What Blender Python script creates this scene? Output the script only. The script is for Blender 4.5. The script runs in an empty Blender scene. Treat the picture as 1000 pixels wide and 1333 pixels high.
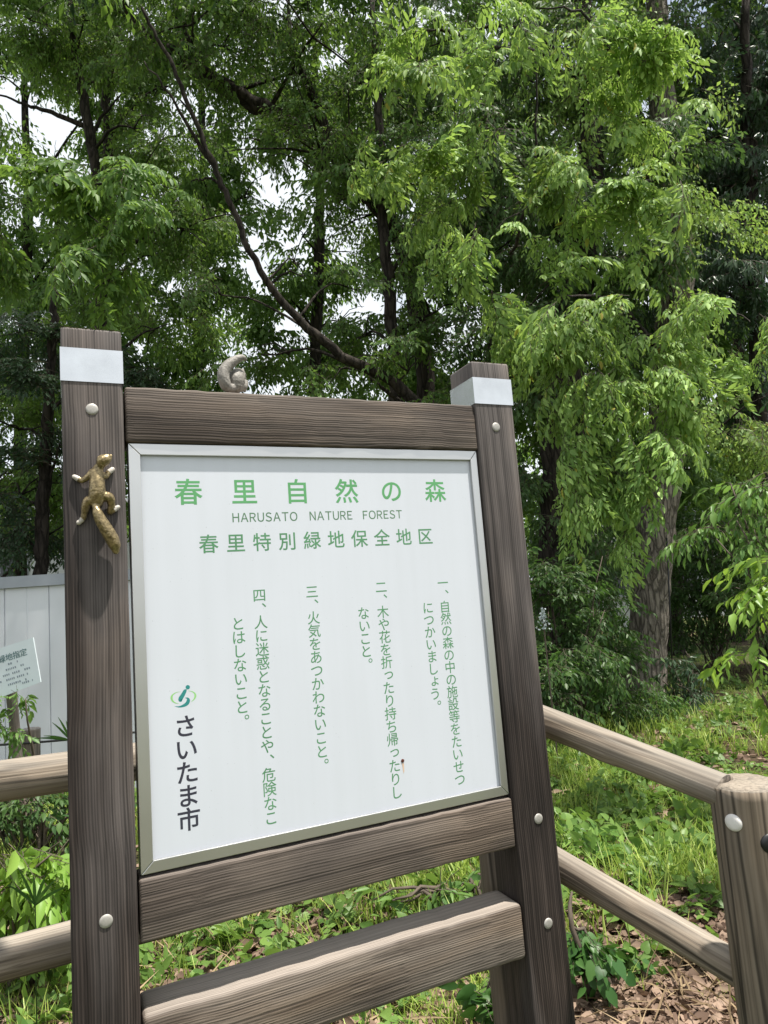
import bpy, bmesh, math, random
import numpy as np
from mathutils import Vector, Matrix, noise as mnoise

S = bpy.context.scene
COL = S.collection
# ------------------------------------------------------------------ camera
CAM = np.array([0.0161, -1.528, 1.4674]); YAW, PIT, ROL, FOC = 0.4275, 0.1284, -0.0771, 900.0
_fw = np.array([math.sin(YAW)*math.cos(PIT), math.cos(YAW)*math.cos(PIT), math.sin(PIT)])
_r = np.array([math.cos(YAW), -math.sin(YAW), 0.0]); _u = np.cross(_r, _fw)
RT = math.cos(ROL)*_r + math.sin(ROL)*_u; UP = -math.sin(ROL)*_r + math.cos(ROL)*_u
cd = bpy.data.cameras.new('camera'); co = bpy.data.objects.new('camera', cd); COL.objects.link(co)
cd.sensor_fit = 'VERTICAL'; cd.sensor_height = 24.0; cd.lens = 24.0*FOC/1333.0
cd.clip_start = 0.05; cd.clip_end = 600
co.matrix_world = Matrix(((RT[0], UP[0], -_fw[0], CAM[0]), (RT[1], UP[1], -_fw[1], CAM[1]), (RT[2], UP[2], -_fw[2], CAM[2]), (0, 0, 0, 1)))
S.camera = co
S.render.resolution_x = 768; S.render.resolution_y = 1024
# ------------------------------------------------------------------ light
SUN = Vector((0.21, -0.21, 0.955)).normalized()
EL = math.asin(SUN.z); AZ = math.atan2(SUN.x, SUN.y)
w = bpy.data.worlds.new('World'); S.world = w; w.use_nodes = True
nt = w.node_tree; nt.nodes.clear()
wo = nt.nodes.new('ShaderNodeOutputWorld'); bg = nt.nodes.new('ShaderNodeBackground'); sk = nt.nodes.new('ShaderNodeTexSky')
sk.sky_type = 'NISHITA'; sk.sun_disc = False; sk.sun_elevation = EL; sk.sun_rotation = AZ
bg.inputs['Strength'].default_value = 0.10
nt.links.new(sk.outputs[0], bg.inputs[0])
bc = nt.nodes.new('ShaderNodeBackground'); bc.inputs[0].default_value = (0.90, 0.95, 1.0, 1); bc.inputs[1].default_value = 0.70
tcw = nt.nodes.new('ShaderNodeTexCoord'); nz = nt.nodes.new('ShaderNodeTexNoise'); nz.inputs['Scale'].default_value = 3.0; nz.inputs['Detail'].default_value = 6
rp = nt.nodes.new('ShaderNodeValToRGB'); rp.color_ramp.elements[0].position = 0.22; rp.color_ramp.elements[1].position = 0.42
mx = nt.nodes.new('ShaderNodeMixShader')
nt.links.new(tcw.outputs['Generated'], nz.inputs['Vector']); nt.links.new(nz.outputs[0], rp.inputs[0]); nt.links.new(rp.outputs[0], mx.inputs[0])
nt.links.new(bg.outputs[0], mx.inputs[1]); nt.links.new(bc.outputs[0], mx.inputs[2]); nt.links.new(mx.outputs[0], wo.inputs[0])
sl = bpy.data.lights.new('sun', 'SUN'); sl.energy = 5.0; sl.angle = math.radians(1.2); sl.color = (1.0, 0.95, 0.86)
so = bpy.data.objects.new('sun', sl); COL.objects.link(so); so.rotation_euler = SUN.to_track_quat('Z', 'Y').to_euler(); so.location = (2, -4, 12)
S.view_settings.view_transform = 'Standard'; S.view_settings.look = 'None'; S.view_settings.exposure = 0.7; S.view_settings.gamma = 1.0
try:
    S.cycles.max_bounces = 7; S.cycles.diffuse_bounces = 3; S.cycles.glossy_bounces = 3; S.cycles.transmission_bounces = 5; S.cycles.transparent_max_bounces = 6
    S.cycles.caustics_reflective = False; S.cycles.caustics_refractive = False; S.cycles.sample_clamp_indirect = 6
except Exception: pass

# ------------------------------------------------------------------ placing helpers
def ray(px, py): return _fw + (px-500)/FOC*RT - (py-666.5)/FOC*UP
def at(px, py, D): return CAM + ray(px, py)*D                       # point seen at a photo position, D metres deep
def onY(px, py, Y):
    d = ray(px, py); return CAM + d*((Y-CAM[1])/d[1])
def onZ(px, py, Z=0.0):
    d = ray(px, py); return CAM + d*((Z-CAM[2])/d[2])
def gz(x, y):                                                       # gentle ground relief
    return 0.05*np.sin(x*0.9+0.4)*np.cos(y*0.7) + 0.03*np.sin(x*2.3+y*1.7) - 0.02
# ------------------------------------------------------------------ objects
def link(o, parent=None):
    COL.objects.link(o)
    if parent is not None: o.parent = parent
    return o
def tag(o, label=None, cat=None, group=None, kind=None):
    if label: o['label'] = label
    if cat: o['category'] = cat
    if group: o['group'] = group
    if kind: o['kind'] = kind
    return o
def thing(name, label, cat, loc=(0, 0, 0), group=None):
    o = bpy.data.objects.new(name, None); o.empty_display_size = 0.1; o.location = loc; link(o); return tag(o, label, cat, group)
def np_mesh(name, V, faces, mats, fm=None, smooth=False):
    """faces: list of (F,k) int arrays (k = 3 or 4); fm: list of per-face material index arrays"""
    me = bpy.data.meshes.new(name); V = np.asarray(V, dtype=np.float32)
    faces = [np.asarray(f, dtype=np.int32) for f in faces]
    me.vertices.add(len(V)); me.vertices.foreach_set('co', V.ravel())
    tot = np.concatenate([np.full(len(f), f.shape[1], np.int32) for f in faces]); st = np.concatenate([[0], np.cumsum(tot)[:-1]]).astype(np.int32)
    idx = np.concatenate([f.ravel() for f in faces])
    me.loops.add(len(idx)); me.loops.foreach_set('vertex_index', idx)
    me.polygons.add(len(tot)); me.polygons.foreach_set('loop_start', st); me.polygons.foreach_set('loop_total', tot)
    if fm is not None: me.polygons.foreach_set('material_index', np.concatenate(fm).astype(np.int32))
    me.polygons.foreach_set('use_smooth', np.full(len(tot), bool(smooth)))
    for m in mats: me.materials.append(m)
    me.update(calc_edges=True)
    return me
class MB:
    """collects pieces into ONE mesh object (world coordinates, made local to its thing)"""
    def __init__(s): s.V = []; s.F3 = []; s.F4 = []; s.m3 = []; s.m4 = []; s.n = 0
    def add(s, V, F3=None, F4=None, mi=0):
        V = np.asarray(V, float).reshape(-1, 3)
        if F3 is not None and len(F3): f = np.asarray(F3, int)+s.n; s.F3.append(f); s.m3.append(np.full(len(f), mi))
        if F4 is not None and len(F4): f = np.asarray(F4, int)+s.n; s.F4.append(f); s.m4.append(np.full(len(f), mi))
        s.V.append(V); s.n += len(V)
    def build(s, name, mats, parent=None, smooth=False, base=None):
        if not isinstance(mats, (list, tuple)): mats = [mats]
        V = np.concatenate(s.V)
        b = np.array(base if base is not None else (parent.matrix_world.translation if parent is not None and parent.parent is None and parent.type == 'EMPTY' and False else (0, 0, 0)))
        if parent is not None:
            p = parent; off = np.zeros(3)
            while p is not None: off += np.array(p.location); p = p.parent
            b = off
        V = V - b
        fs = []; ms = []
        if s.F3: fs.append(np.concatenate(s.F3)); ms.append(np.concatenate(s.m3))
        if s.F4: fs.append(np.concatenate(s.F4)); ms.append(np.concatenate(s.m4))
        o = bpy.data.objects.new(name, np_mesh(name, V, fs, mats, ms, smooth))
        if parent is None: o.location = b
        return link(o, parent)
def box_bm(x0, x1, y0, y1, z0, z1, bev=0.0, seg=2):
    bm = bmesh.new(); bmesh.ops.create_cube(bm, size=1)
    for v in bm.verts: v.co = Vector((x0+(v.co.x+.5)*(x1-x0), y0+(v.co.y+.5)*(y1-y0), z0+(v.co.z+.5)*(z1-z0)))
    if bev: bmesh.ops.bevel(bm, geom=list(bm.edges), offset=bev, segments=seg, profile=0.5, affect='EDGES')
    return bm
def bm_obj(name, bm, mat, parent=None, smooth=False):
    off = Vector((0, 0, 0)); p = parent
    while p is not None: off += p.location; p = p.parent
    for v in bm.verts: v.co -= off
    me = bpy.data.meshes.new(name); bm.to_mesh(me); bm.free()
    for m in (mat if isinstance(mat, (list, tuple)) else [mat]): me.materials.append(m)
    if smooth:
        for f in me.polygons: f.use_smooth = True
    o = bpy.data.objects.new(name, me); return link(o, parent)
def tube(mb, pts, rad, sides=8, mi=0, jitter=0.0, rng=None, cap=True):
    P = np.asarray(pts, float); n = len(P); rad = np.broadcast_to(np.asarray(rad, float), (n,))
    T = np.gradient(P, axis=0); T /= np.linalg.norm(T, axis=1)[:, None]+1e-9
    a = np.array([0, 0, 1.]) if abs(T[0][2]) < .8 else np.array([1., 0, 0])
    N = np.cross(T[0], a); N /= np.linalg.norm(N); Ns = []
    for i in range(n):
        N = N - T[i]*(N@T[i]); N /= np.linalg.norm(N); Ns.append(N.copy())
    Ns = np.array(Ns); B = np.cross(T, Ns); th = np.arange(sides)*2*math.pi/sides
    R = rad[:, None]*(1+(rng.uniform(-jitter, jitter, (n, sides)) if jitter and rng is not None else 0))
    V = P[:, None]+R[..., None]*(np.cos(th)[None, :, None]*Ns[:, None]+np.sin(th)[None, :, None]*B[:, None])
    i = np.arange(n-1)[:, None]*sides; j = np.arange(sides)[None, :]; k = (j+1) % sides
    F = np.stack([i+j, i+k, i+sides+k, i+sides+j], -1).reshape(-1, 4)
    V = V.reshape(-1, 3)
    F3 = None
    if cap:
        V = np.concatenate([V, P[:1], P[-1:]]); a0, a1 = n*sides, n*sides+1; jj = np.arange(sides)
        F3 = np.concatenate([np.stack([(jj+1) % sides, jj, np.full(sides, a0)], -1), np.stack([jj+(n-1)*sides, (jj+1) % sides+(n-1)*sides, np.full(sides, a1)], -1)])
    mb.add(V, F3, F, mi)
def curve_pts(pts, n):
    """smooth resample (Catmull-Rom) of points with extra columns"""
    P = np.asarray(pts, float); Q = np.concatenate([[2*P[0]-P[1]], P, [2*P[-1]-P[-2]]]); out = []
    m = len(P)-1
    for t in np.linspace(0, m, n):
        i = min(int(t), m-1); u = t-i; a, b, c, d = Q[i:i+4]
        out.append(.5*(2*b+(c-a)*u+(2*a-5*b+4*c-d)*u*u+(3*b-a-3*c+d)*u**3))
    return np.array(out)

# ------------------------------------------------------------------ materials
def new_mat(name):
    m = bpy.data.materials.new(name); m.use_nodes = True; n = m.node_tree; b = n.nodes['Principled BSDF']; return m, n, b
def N(n, t, **k):
    o = n.nodes.new('ShaderNode'+t)
    for a, v in k.items():
        if hasattr(o, a): setattr(o, a, v)
        else: o.inputs[a].default_value = v
    return o
def ramp(n, stops):
    r = n.nodes.new('ShaderNodeValToRGB'); e = r.color_ramp.elements
    while len(e) > 1: e.remove(e[0])
    e[0].position = stops[0][0]; e[0].color = (*stops[0][1], 1)
    for p, c in stops[1:]: q = e.new(p); q.color = (*c, 1)
    return r
def mixc(n, a, b, fac, mode='MIX'):
    m = n.nodes.new('ShaderNodeMix'); m.data_type = 'RGBA'; m.blend_type = mode
    for s, v in ((6, a), (7, b), (0, fac)):
        if hasattr(v, 'links'): n.links.new(v, m.inputs[s])
        elif s == 0: m.inputs[0].default_value = v
        else: m.inputs[s].default_value = (*v, 1)
    return m.outputs[2]
def g(v): return (v, v, v)
def plain(name, col, rough=0.5, metal=0.0, var=0.12, scale=30, spec=0.5, bump=0.0):
    m, n, b = new_mat(name); tc = N(n, 'TexCoord'); nz = N(n, 'TexNoise', Scale=scale, Detail=5.0)
    n.links.new(tc.outputs['Object'], nz.inputs['Vector'])
    r = ramp(n, [(0.3, tuple(c*(1-var) for c in col)), (0.7, tuple(min(1, c*(1+var)) for c in col))]); n.links.new(nz.outputs[0], r.inputs[0]); n.links.new(r.outputs[0], b.inputs['Base Color'])
    b.inputs['Roughness'].default_value = rough; b.inputs['Metallic'].default_value = metal; b.inputs['Specular IOR Level'].default_value = spec
    if bump:
        bp = N(n, 'Bump', Strength=bump, Distance=0.003); n.links.new(nz.outputs[0], bp.inputs['Height']); n.links.new(bp.outputs[0], b.inputs['Normal'])
    return m
def wood(name, axis, dark, mid, light, fine=120.0, along=1.6, grey=(0.30, 0.28, 0.27), greyamt=0.5, bump=0.5, topz=None, crack=22.0, crackamt=0.35, pitch=0.0055, linew=0.085, knot=0.35):
    """weathered sawn timber: fine growth-ring streaks running along one local axis, weather-greyed patches"""
    m, n, b = new_mat(name); L = n.links
    tc = N(n, 'TexCoord'); oi = N(n, 'ObjectInfo')
    sh = N(n, 'VectorMath', operation='SCALE'); cmb = N(n, 'CombineXYZ'); cmb.inputs[0].default_value = 3.1; cmb.inputs[1].default_value = 7.7; cmb.inputs[2].default_value = 5.3
    L.new(cmb.outputs[0], sh.inputs[0]); L.new(oi.outputs['Random'], sh.inputs['Scale'])
    ad = N(n, 'VectorMath', operation='ADD'); L.new(tc.outputs['Object'], ad.inputs[0]); L.new(sh.outputs[0], ad.inputs[1])
    # slow waviness of the grain
    wn = N(n, 'TexNoise', Scale=2.2, Detail=2.0); L.new(ad.outputs[0], wn.inputs['Vector'])
    ws = N(n, 'VectorMath', operation='SCALE'); ws.inputs['Scale'].default_value = 0.018; L.new(wn.outputs['Color'], ws.inputs[0])
    a2 = N(n, 'VectorMath', operation='ADD'); L.new(ad.outputs[0], a2.inputs[0]); L.new(ws.outputs[0], a2.inputs[1])
    def st(f, al, det):
        mp = N(n, 'Mapping'); sc = [f, f, f]; sc[axis] = al; mp.inputs['Scale'].default_value = sc; L.new(a2.outputs[0], mp.inputs['Vector'])
        t = N(n, 'TexNoise', Scale=1.0, Detail=det, Roughness=0.6); L.new(mp.outputs[0], t.inputs['Vector']); return t.outputs[0]
    f1 = st(fine, along, 2.0); f2 = st(fine*.16, along*.5, 4.0); f3 = st(fine*1.7, along*3, 2.0)
    r1 = ramp(n, [(0.28, dark), (0.5, mid), (0.74, light)]); 
    # growth lines a few millimetres apart, wandering with a stretched noise
    sp = N(n, 'SeparateXYZ'); L.new(a2.outputs[0], sp.inputs[0]); oth = [k for k in (0, 1, 2) if k != axis]
    su = N(n, 'Math', operation='ADD'); L.new(sp.outputs[oth[0]], su.inputs[0]); L.new(sp.outputs[oth[1]], su.inputs[1])
    fw_ = st(26.0, along*.5, 3.0); k1 = N(n, 'Math', operation='MULTIPLY'); L.new(fw_, k1.inputs[0]); k1.inputs[1].default_value = 17.0
    k2 = N(n, 'Math', operation='MULTIPLY_ADD'); L.new(su.outputs[0], k2.inputs[0]); k2.inputs[1].default_value = 6.283/pitch; L.new(k1.outputs[0], k2.inputs[2])
    sn = N(n, 'Math', operation='SINE'); L.new(k2.outputs[0], sn.inputs[0])
    def acc(x, w_, base): q = N(n, 'Math', operation='MULTIPLY_ADD'); L.new(x, q.inputs[0]); q.inputs[1].default_value = w_; (L.new(base, q.inputs[2]) if hasattr(base, 'links') else setattr(q.inputs[2], 'default_value', base)); return q
    mm = acc(sn.outputs[0], linew, acc(f1, .62, acc(f2, .38, 0.0).outputs[0]).outputs[0])
    L.new(mm.outputs[0], r1.inputs[0])
    # weathering: grey bleached areas with their own shape
    mpw = N(n, 'Mapping'); sc = [9., 9., 9.]; sc[axis] = 1.6; mpw.inputs['Scale'].default_value = sc; L.new(ad.outputs[0], mpw.inputs['Vector'])
    wz = N(n, 'TexNoise', Scale=1.0, Detail=5.0); L.new(mpw.outputs[0], wz.inputs['Vector'])
    fac = wz.outputs[0]
    if topz:
        sx = N(n, 'SeparateXYZ'); L.new(tc.outputs['Object'], sx.inputs[0])
        mr = N(n, 'MapRange'); mr.inputs['From Min'].default_value = topz[0]; mr.inputs['From Max'].default_value = topz[1]; mr.inputs['To Min'].default_value = -0.14; mr.inputs['To Max'].default_value = 0.22
        L.new(sx.outputs[2], mr.inputs[0]); aa = N(n, 'Math', operation='ADD'); L.new(fac, aa.inputs[0]); L.new(mr.outputs[0], aa.inputs[1]); fac = aa.outputs[0]
    rw = ramp(n, [(0.36, g(0)), (0.72, g(greyamt))]); L.new(fac, rw.inputs[0])
    gc = ramp(n, [(0.28, tuple(c*.45 for c in grey)), (0.5, grey), (0.74, tuple(min(1, c*1.35) for c in grey))]); L.new(mm.outputs[0], gc.inputs[0])
    col = mixc(n, r1.outputs[0], gc.outputs[0], rw.outputs[0])
    # thin dark checks
    rc = ramp(n, [(0.30, g(0.35)), (0.37, g(1))]); L.new(f3, rc.inputs[0])
    col = mixc(n, col, rc.outputs[0], 0.5, 'MULTIPLY')
    mt = N(n, 'Mapping'); sc = [6., 6., 6.]; sc[axis] = 2.3; mt.inputs['Scale'].default_value = sc; L.new(ad.outputs[0], mt.inputs['Vector']); tz = N(n, 'TexNoise', Scale=1.0, Detail=4.0, Distortion=0.8); L.new(mt.outputs[0], tz.inputs['Vector'])
    rt = ramp(n, [(0.32, (0.62, 0.62, 0.64)), (0.5, g(1.0)), (0.68, (1.42, 1.36, 1.28))]); L.new(tz.outputs[0], rt.inputs[0]); col = mixc(n, col, rt.outputs[0], 0.8, 'MULTIPLY')
    mk = N(n, 'Mapping'); sc = [5., 5., 5.]; sc[axis] = 2.0; mk.inputs['Scale'].default_value = sc; L.new(a2.outputs[0], mk.inputs['Vector']); vk = N(n, 'TexVoronoi', Scale=1.0); L.new(mk.outputs[0], vk.inputs['Vector'])
    rv_ = ramp(n, [(0.05, (0.3, 0.24, 0.2)), (0.12, g(1))]); L.new(vk.outputs['Distance'], rv_.inputs[0]); col = mixc(n, col, rv_.outputs[0], knot, 'MULTIPLY')
    # long thin drying cracks
    f4 = st(crack, along*.35, 1.0); s5 = N(n, 'Math', operation='SUBTRACT'); L.new(f4, s5.inputs[0]); s5.inputs[1].default_value = 0.5; ab = N(n, 'Math', operation='ABSOLUTE'); L.new(s5.outputs[0], ab.inputs[0])
    rk = ramp(n, [(0.006, g(0.12)), (0.026, g(1))]); L.new(ab.outputs[0], rk.inputs[0]); col = mixc(n, col, rk.outputs[0], crackamt, 'MULTIPLY')
    # upward faces coloured lighter: weather bleach plus painted light on shaded tops
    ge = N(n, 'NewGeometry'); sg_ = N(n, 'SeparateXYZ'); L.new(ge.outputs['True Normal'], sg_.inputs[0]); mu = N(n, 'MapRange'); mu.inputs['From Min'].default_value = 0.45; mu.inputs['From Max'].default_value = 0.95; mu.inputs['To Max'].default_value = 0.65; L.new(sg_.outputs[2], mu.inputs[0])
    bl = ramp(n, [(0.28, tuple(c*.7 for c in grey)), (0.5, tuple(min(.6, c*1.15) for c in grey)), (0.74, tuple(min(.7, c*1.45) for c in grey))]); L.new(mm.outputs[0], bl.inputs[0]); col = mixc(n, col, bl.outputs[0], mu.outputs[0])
    L.new(col, b.inputs['Base Color'])
    b.inputs['Roughness'].default_value = 0.72; b.inputs['Specular IOR Level'].default_value = 0.3
    bp = N(n, 'Bump', Strength=bump, Distance=0.0035); L.new(mm.outputs[0], bp.inputs['Height'])
    bq = N(n, 'Bump', Strength=bump*.5, Distance=0.002); L.new(rc.outputs[0], bq.inputs['Height']); L.new(bp.outputs[0], bq.inputs['Normal']); L.new(bq.outputs[0], b.inputs['Normal'])
    return m
def leafmat(name, lo, hi, tl, tfac=0.35, rough=0.42, odd=None, spec=0.35):
    m, n, b = new_mat(name); L = n.links
    ge = N(n, 'NewGeometry'); stops = [(0.0, lo), (0.93, hi)]
    if odd: stops += [(0.985, hi), (0.99, odd)]
    r = ramp(n, stops); L.new(ge.outputs['Random Per Island'], r.inputs[0])
    tc = N(n, 'TexCoord'); nz = N(n, 'TexNoise', Scale=0.9, Detail=3.0); L.new(tc.outputs['Object'], nz.inputs['Vector'])
    r2 = ramp(n, [(0.35, g(0.72)), (0.65, g(1.2))]); L.new(nz.outputs[0], r2.inputs[0])
    col = mixc(n, r.outputs[0], r2.outputs[0], 0.8, 'MULTIPLY'); L.new(col, b.inputs['Base Color'])
    b.inputs['Roughness'].default_value = rough; b.inputs['Specular IOR Level'].default_value = spec
    t = N(n, 'BsdfTranslucent'); tcol = mixc(n, col, tl, 0.6); L.new(tcol, t.inputs['Color'])
    mx = n.nodes.new('ShaderNodeMixShader'); mx.inputs[0].default_value = tfac
    L.new(b.outputs[0], mx.inputs[1]); L.new(t.outputs[0], mx.inputs[2]); L.new(mx.outputs[0], n.nodes['Material Output'].inputs[0])
    return m
def barkmat(name, a, bcol, sc=(14, 14, 2.6), bump=0.9, dist=0.03):
    m, n, b = new_mat(name); L = n.links; tc = N(n, 'TexCoord'); mp = N(n, 'Mapping'); mp.inputs['Scale'].default_value = sc
    L.new(tc.outputs['Object'], mp.inputs[0]); wn = N(n, 'TexNoise', Scale=1.0, Detail=7.0, Roughness=0.65, Distortion=0.6); L.new(mp.outputs[0], wn.inputs[0])
    vo = N(n, 'TexVoronoi', feature='DISTANCE_TO_EDGE', Scale=0.9); wv = N(n, 'VectorMath', operation='MULTIPLY_ADD'); L.new(wn.outputs['Color'], wv.inputs[0]); wv.inputs[1].default_value = (1.1, 1.1, 1.1); L.new(mp.outputs[0], wv.inputs[2]); L.new(wv.outputs[0], vo.inputs[0])
    rv = ramp(n, [(0.0, g(0.25)), (0.16, g(1))]); L.new(vo.outputs['Distance'], rv.inputs[0])
    r = ramp(n, [(0.3, a), (0.7, bcol)]); L.new(wn.outputs[0], r.inputs[0])
    col = mixc(n, r.outputs[0], rv.outputs[0], 0.8, 'MULTIPLY'); L.new(col, b.inputs['Base Color']); b.inputs['Roughness'].default_value = 0.9; b.inputs['Specular IOR Level'].default_value = 0.15
    ml = N(n, 'Math', operation='MULTIPLY'); L.new(rv.outputs[0], ml.inputs[0]); L.new(wn.outputs[0], ml.inputs[1])
    bp = N(n, 'Bump', Strength=bump, Distance=dist); L.new(ml.outputs[0], bp.inputs['Height']); L.new(bp.outputs[0], b.inputs['Normal'])
    return m
def panel_mat():
    """white enamel with faint dust and rain streaks"""
    m, n, b = new_mat('white_panel'); L = n.links; tc = N(n, 'TexCoord'); mp = N(n, 'Mapping'); mp.inputs['Scale'].default_value = (34, 1, 1.3); L.new(tc.outputs['Object'], mp.inputs[0])
    a = N(n, 'TexNoise', Scale=1.0, Detail=5.0); L.new(mp.outputs[0], a.inputs[0]); c = N(n, 'TexNoise', Scale=2.6, Detail=3.0); L.new(tc.outputs['Object'], c.inputs[0]); d = N(n, 'TexNoise', Scale=210.0, Detail=1.0); L.new(tc.outputs['Object'], d.inputs[0])
    r = ramp(n, [(0.25, (0.655, 0.685, 0.745)), (0.6, (0.675, 0.705, 0.77))]); L.new(a.outputs[0], r.inputs[0]); r2 = ramp(n, [(0.3, g(0.97)), (0.65, g(1.01))]); L.new(c.outputs[0], r2.inputs[0])
    r3 = ramp(n, [(0.22, g(0.72)), (0.27, g(1))]); L.new(d.outputs[0], r3.inputs[0])
    col = mixc(n, mixc(n, r.outputs[0], r2.outputs[0], 1.0, 'MULTIPLY'), r3.outputs[0], 0.6, 'MULTIPLY'); L.new(col, b.inputs['Base Color']); b.inputs['Roughness'].default_value = 0.33
    return m
M = {}
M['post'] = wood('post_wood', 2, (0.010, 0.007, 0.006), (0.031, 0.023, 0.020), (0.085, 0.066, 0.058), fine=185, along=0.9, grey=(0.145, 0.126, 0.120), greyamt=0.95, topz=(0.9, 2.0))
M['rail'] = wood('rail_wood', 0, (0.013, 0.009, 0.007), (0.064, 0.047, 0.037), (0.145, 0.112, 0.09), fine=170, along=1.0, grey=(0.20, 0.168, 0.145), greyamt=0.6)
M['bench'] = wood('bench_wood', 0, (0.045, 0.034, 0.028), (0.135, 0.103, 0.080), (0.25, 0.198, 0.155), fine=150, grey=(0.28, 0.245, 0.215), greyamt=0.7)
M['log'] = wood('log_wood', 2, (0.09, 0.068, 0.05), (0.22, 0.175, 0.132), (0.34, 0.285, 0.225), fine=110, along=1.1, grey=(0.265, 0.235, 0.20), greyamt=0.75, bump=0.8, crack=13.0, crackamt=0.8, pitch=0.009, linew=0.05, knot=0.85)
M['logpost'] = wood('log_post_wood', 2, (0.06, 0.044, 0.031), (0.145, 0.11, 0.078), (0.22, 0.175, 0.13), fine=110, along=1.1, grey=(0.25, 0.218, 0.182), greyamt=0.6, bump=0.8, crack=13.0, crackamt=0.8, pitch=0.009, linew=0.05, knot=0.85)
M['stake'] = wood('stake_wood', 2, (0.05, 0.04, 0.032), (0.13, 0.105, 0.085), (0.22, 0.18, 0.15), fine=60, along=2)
M['panel'] = panel_mat()
M['alu'] = plain('aluminium', (0.62, 0.62, 0.61), 0.33, 0.9, 0.06, 6.0)
M['steel'] = plain('polished_steel', (0.72, 0.73, 0.73), 0.22, 1.0, 0.09, 14.0)
M['cap'] = plain('bolt_metal', (0.42, 0.40, 0.37), 0.5, 0.3, 0.12, 200)
M['wcap'] = plain('white_cap', (0.72, 0.69, 0.66), 0.5, 0, 0.05, 60)
M['black'] = plain('black_rubber', (0.012, 0.012, 0.013), 0.45, 0, 0.2, 80)
M['green1'] = plain('green_paint', (0.115, 0.37, 0.145), 0.45, 0, 0.06, 20)
M['green2'] = plain('faded_green_paint', (0.10, 0.275, 0.135), 0.45, 0, 0.10, 14)
M['green3'] = plain('grey_green_paint', (0.095, 0.20, 0.11), 0.45, 0, 0.1, 14)
M['ink'] = plain('dark_ink', (0.035, 0.036, 0.055), 0.45, 0, 0.1, 20)
M['teal'] = plain('teal_paint', (0.025, 0.24, 0.23), 0.45, 0, 0.05, 20)
M['lime'] = plain('light_green_paint', (0.30, 0.63, 0.22), 0.45, 0, 0.05, 20)
M['rust'] = plain('rust', (0.09, 0.022, 0.012), 0.9, 0, 0.4, 400)
M['ruststain'] = plain('rust_stain', (0.70, 0.50, 0.36), 0.6, 0, 0.1, 90)
M['fencewhite'] = plain('white_sheet_steel', (0.66, 0.68, 0.72), 0.45, 0.0, 0.05, 2.5)
M['fencegrey'] = plain('grey_rail_steel', (0.30, 0.325, 0.36), 0.4, 0.2, 0.06, 8)
M['board'] = plain('notice_white', (0.66, 0.74, 0.78), 0.4, 0, 0.05, 5)
M['noticeink'] = plain('notice_ink', (0.12, 0.26, 0.28), 0.5, 0, 0.1, 40)
M['noticeink2'] = plain('notice_small_ink', (0.22, 0.27, 0.32), 0.5, 0, 0.1, 40)
M['fur'] = plain('bronze_brown', (0.26, 0.20, 0.105), 0.30, 0.6, 0.5, 160, bump=0.35)
M['furgrey'] = plain('weathered_stone_grey', (0.20, 0.185, 0.165), 0.6, 0.0, 0.35, 170, bump=0.4)
M['pawwhite'] = plain('worn_white', (0.50, 0.46, 0.41), 0.5, 0, 0.1, 120)
M['eye'] = plain('eye_black', (0.01, 0.01, 0.01), 0.2, 0, 0, 10)
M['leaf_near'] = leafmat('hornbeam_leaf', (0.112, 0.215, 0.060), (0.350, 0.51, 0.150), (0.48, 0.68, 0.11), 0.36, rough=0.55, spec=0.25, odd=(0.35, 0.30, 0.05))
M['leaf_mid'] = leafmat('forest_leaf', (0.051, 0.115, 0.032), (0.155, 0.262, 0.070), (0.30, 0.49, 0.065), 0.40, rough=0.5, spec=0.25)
M['leaf_shade_tint'] = leafmat('shade_tinted_leaf', (0.036, 0.080, 0.028), (0.098, 0.172, 0.056), (0.18, 0.33, 0.06), 0.32, rough=0.5, spec=0.25)  # shade behind the bright sprays is put into this darker green
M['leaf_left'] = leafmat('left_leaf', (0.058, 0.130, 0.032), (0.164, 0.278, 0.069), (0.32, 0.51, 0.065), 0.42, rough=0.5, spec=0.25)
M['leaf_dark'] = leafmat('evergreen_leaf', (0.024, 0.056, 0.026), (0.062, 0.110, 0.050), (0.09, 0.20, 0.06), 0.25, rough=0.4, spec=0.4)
M['leaf_bush'] = leafmat('undergrowth_leaf', (0.034, 0.082, 0.026), (0.092, 0.165, 0.046), (0.15, 0.31, 0.05), 0.34, spec=0.25)
M['leaf_bright'] = leafmat('young_leaf', (0.15, 0.29, 0.045), (0.30, 0.47, 0.09), (0.42, 0.62, 0.07), 0.38)
M['leaf_ash'] = leafmat('ash_leaf', (0.085, 0.185, 0.050), (0.19, 0.31, 0.085), (0.28, 0.50, 0.08), 0.36, spec=0.25)
M['leaf_vine'] = leafmat('vine_leaf', (0.03, 0.09, 0.022), (0.07, 0.16, 0.035), (0.12, 0.28, 0.03), 0.28)
M['leaf_cover'] = leafmat('weed_leaf', (0.075, 0.155, 0.035), (0.185, 0.30, 0.07), (0.28, 0.46, 0.06), 0.34, spec=0.25)
M['grass'] = leafmat('grass_blade', (0.17, 0.27, 0.045), (0.44, 0.53, 0.12), (0.28, 0.46, 0.05), 0.35, odd=(0.42, 0.34, 0.16))
M['litter'] = leafmat('dry_leaf', (0.085, 0.052, 0.036), (0.33, 0.235, 0.175), (0.3, 0.2, 0.12), 0.12, rough=0.75, spec=0.2)
M['straw'] = leafmat('straw', (0.17, 0.12, 0.07), (0.36, 0.27, 0.165), (0.4, 0.3, 0.15), 0.15, rough=0.7, spec=0.2)
M['twig'] = plain('twig', (0.085, 0.065, 0.048), 0.8, 0, 0.3, 20)
M['bark'] = barkmat('bark', (0.15, 0.128, 0.106), (0.43, 0.38, 0.325), sc=(21, 21, 3.6), bump=1.0, dist=0.05)
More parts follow.
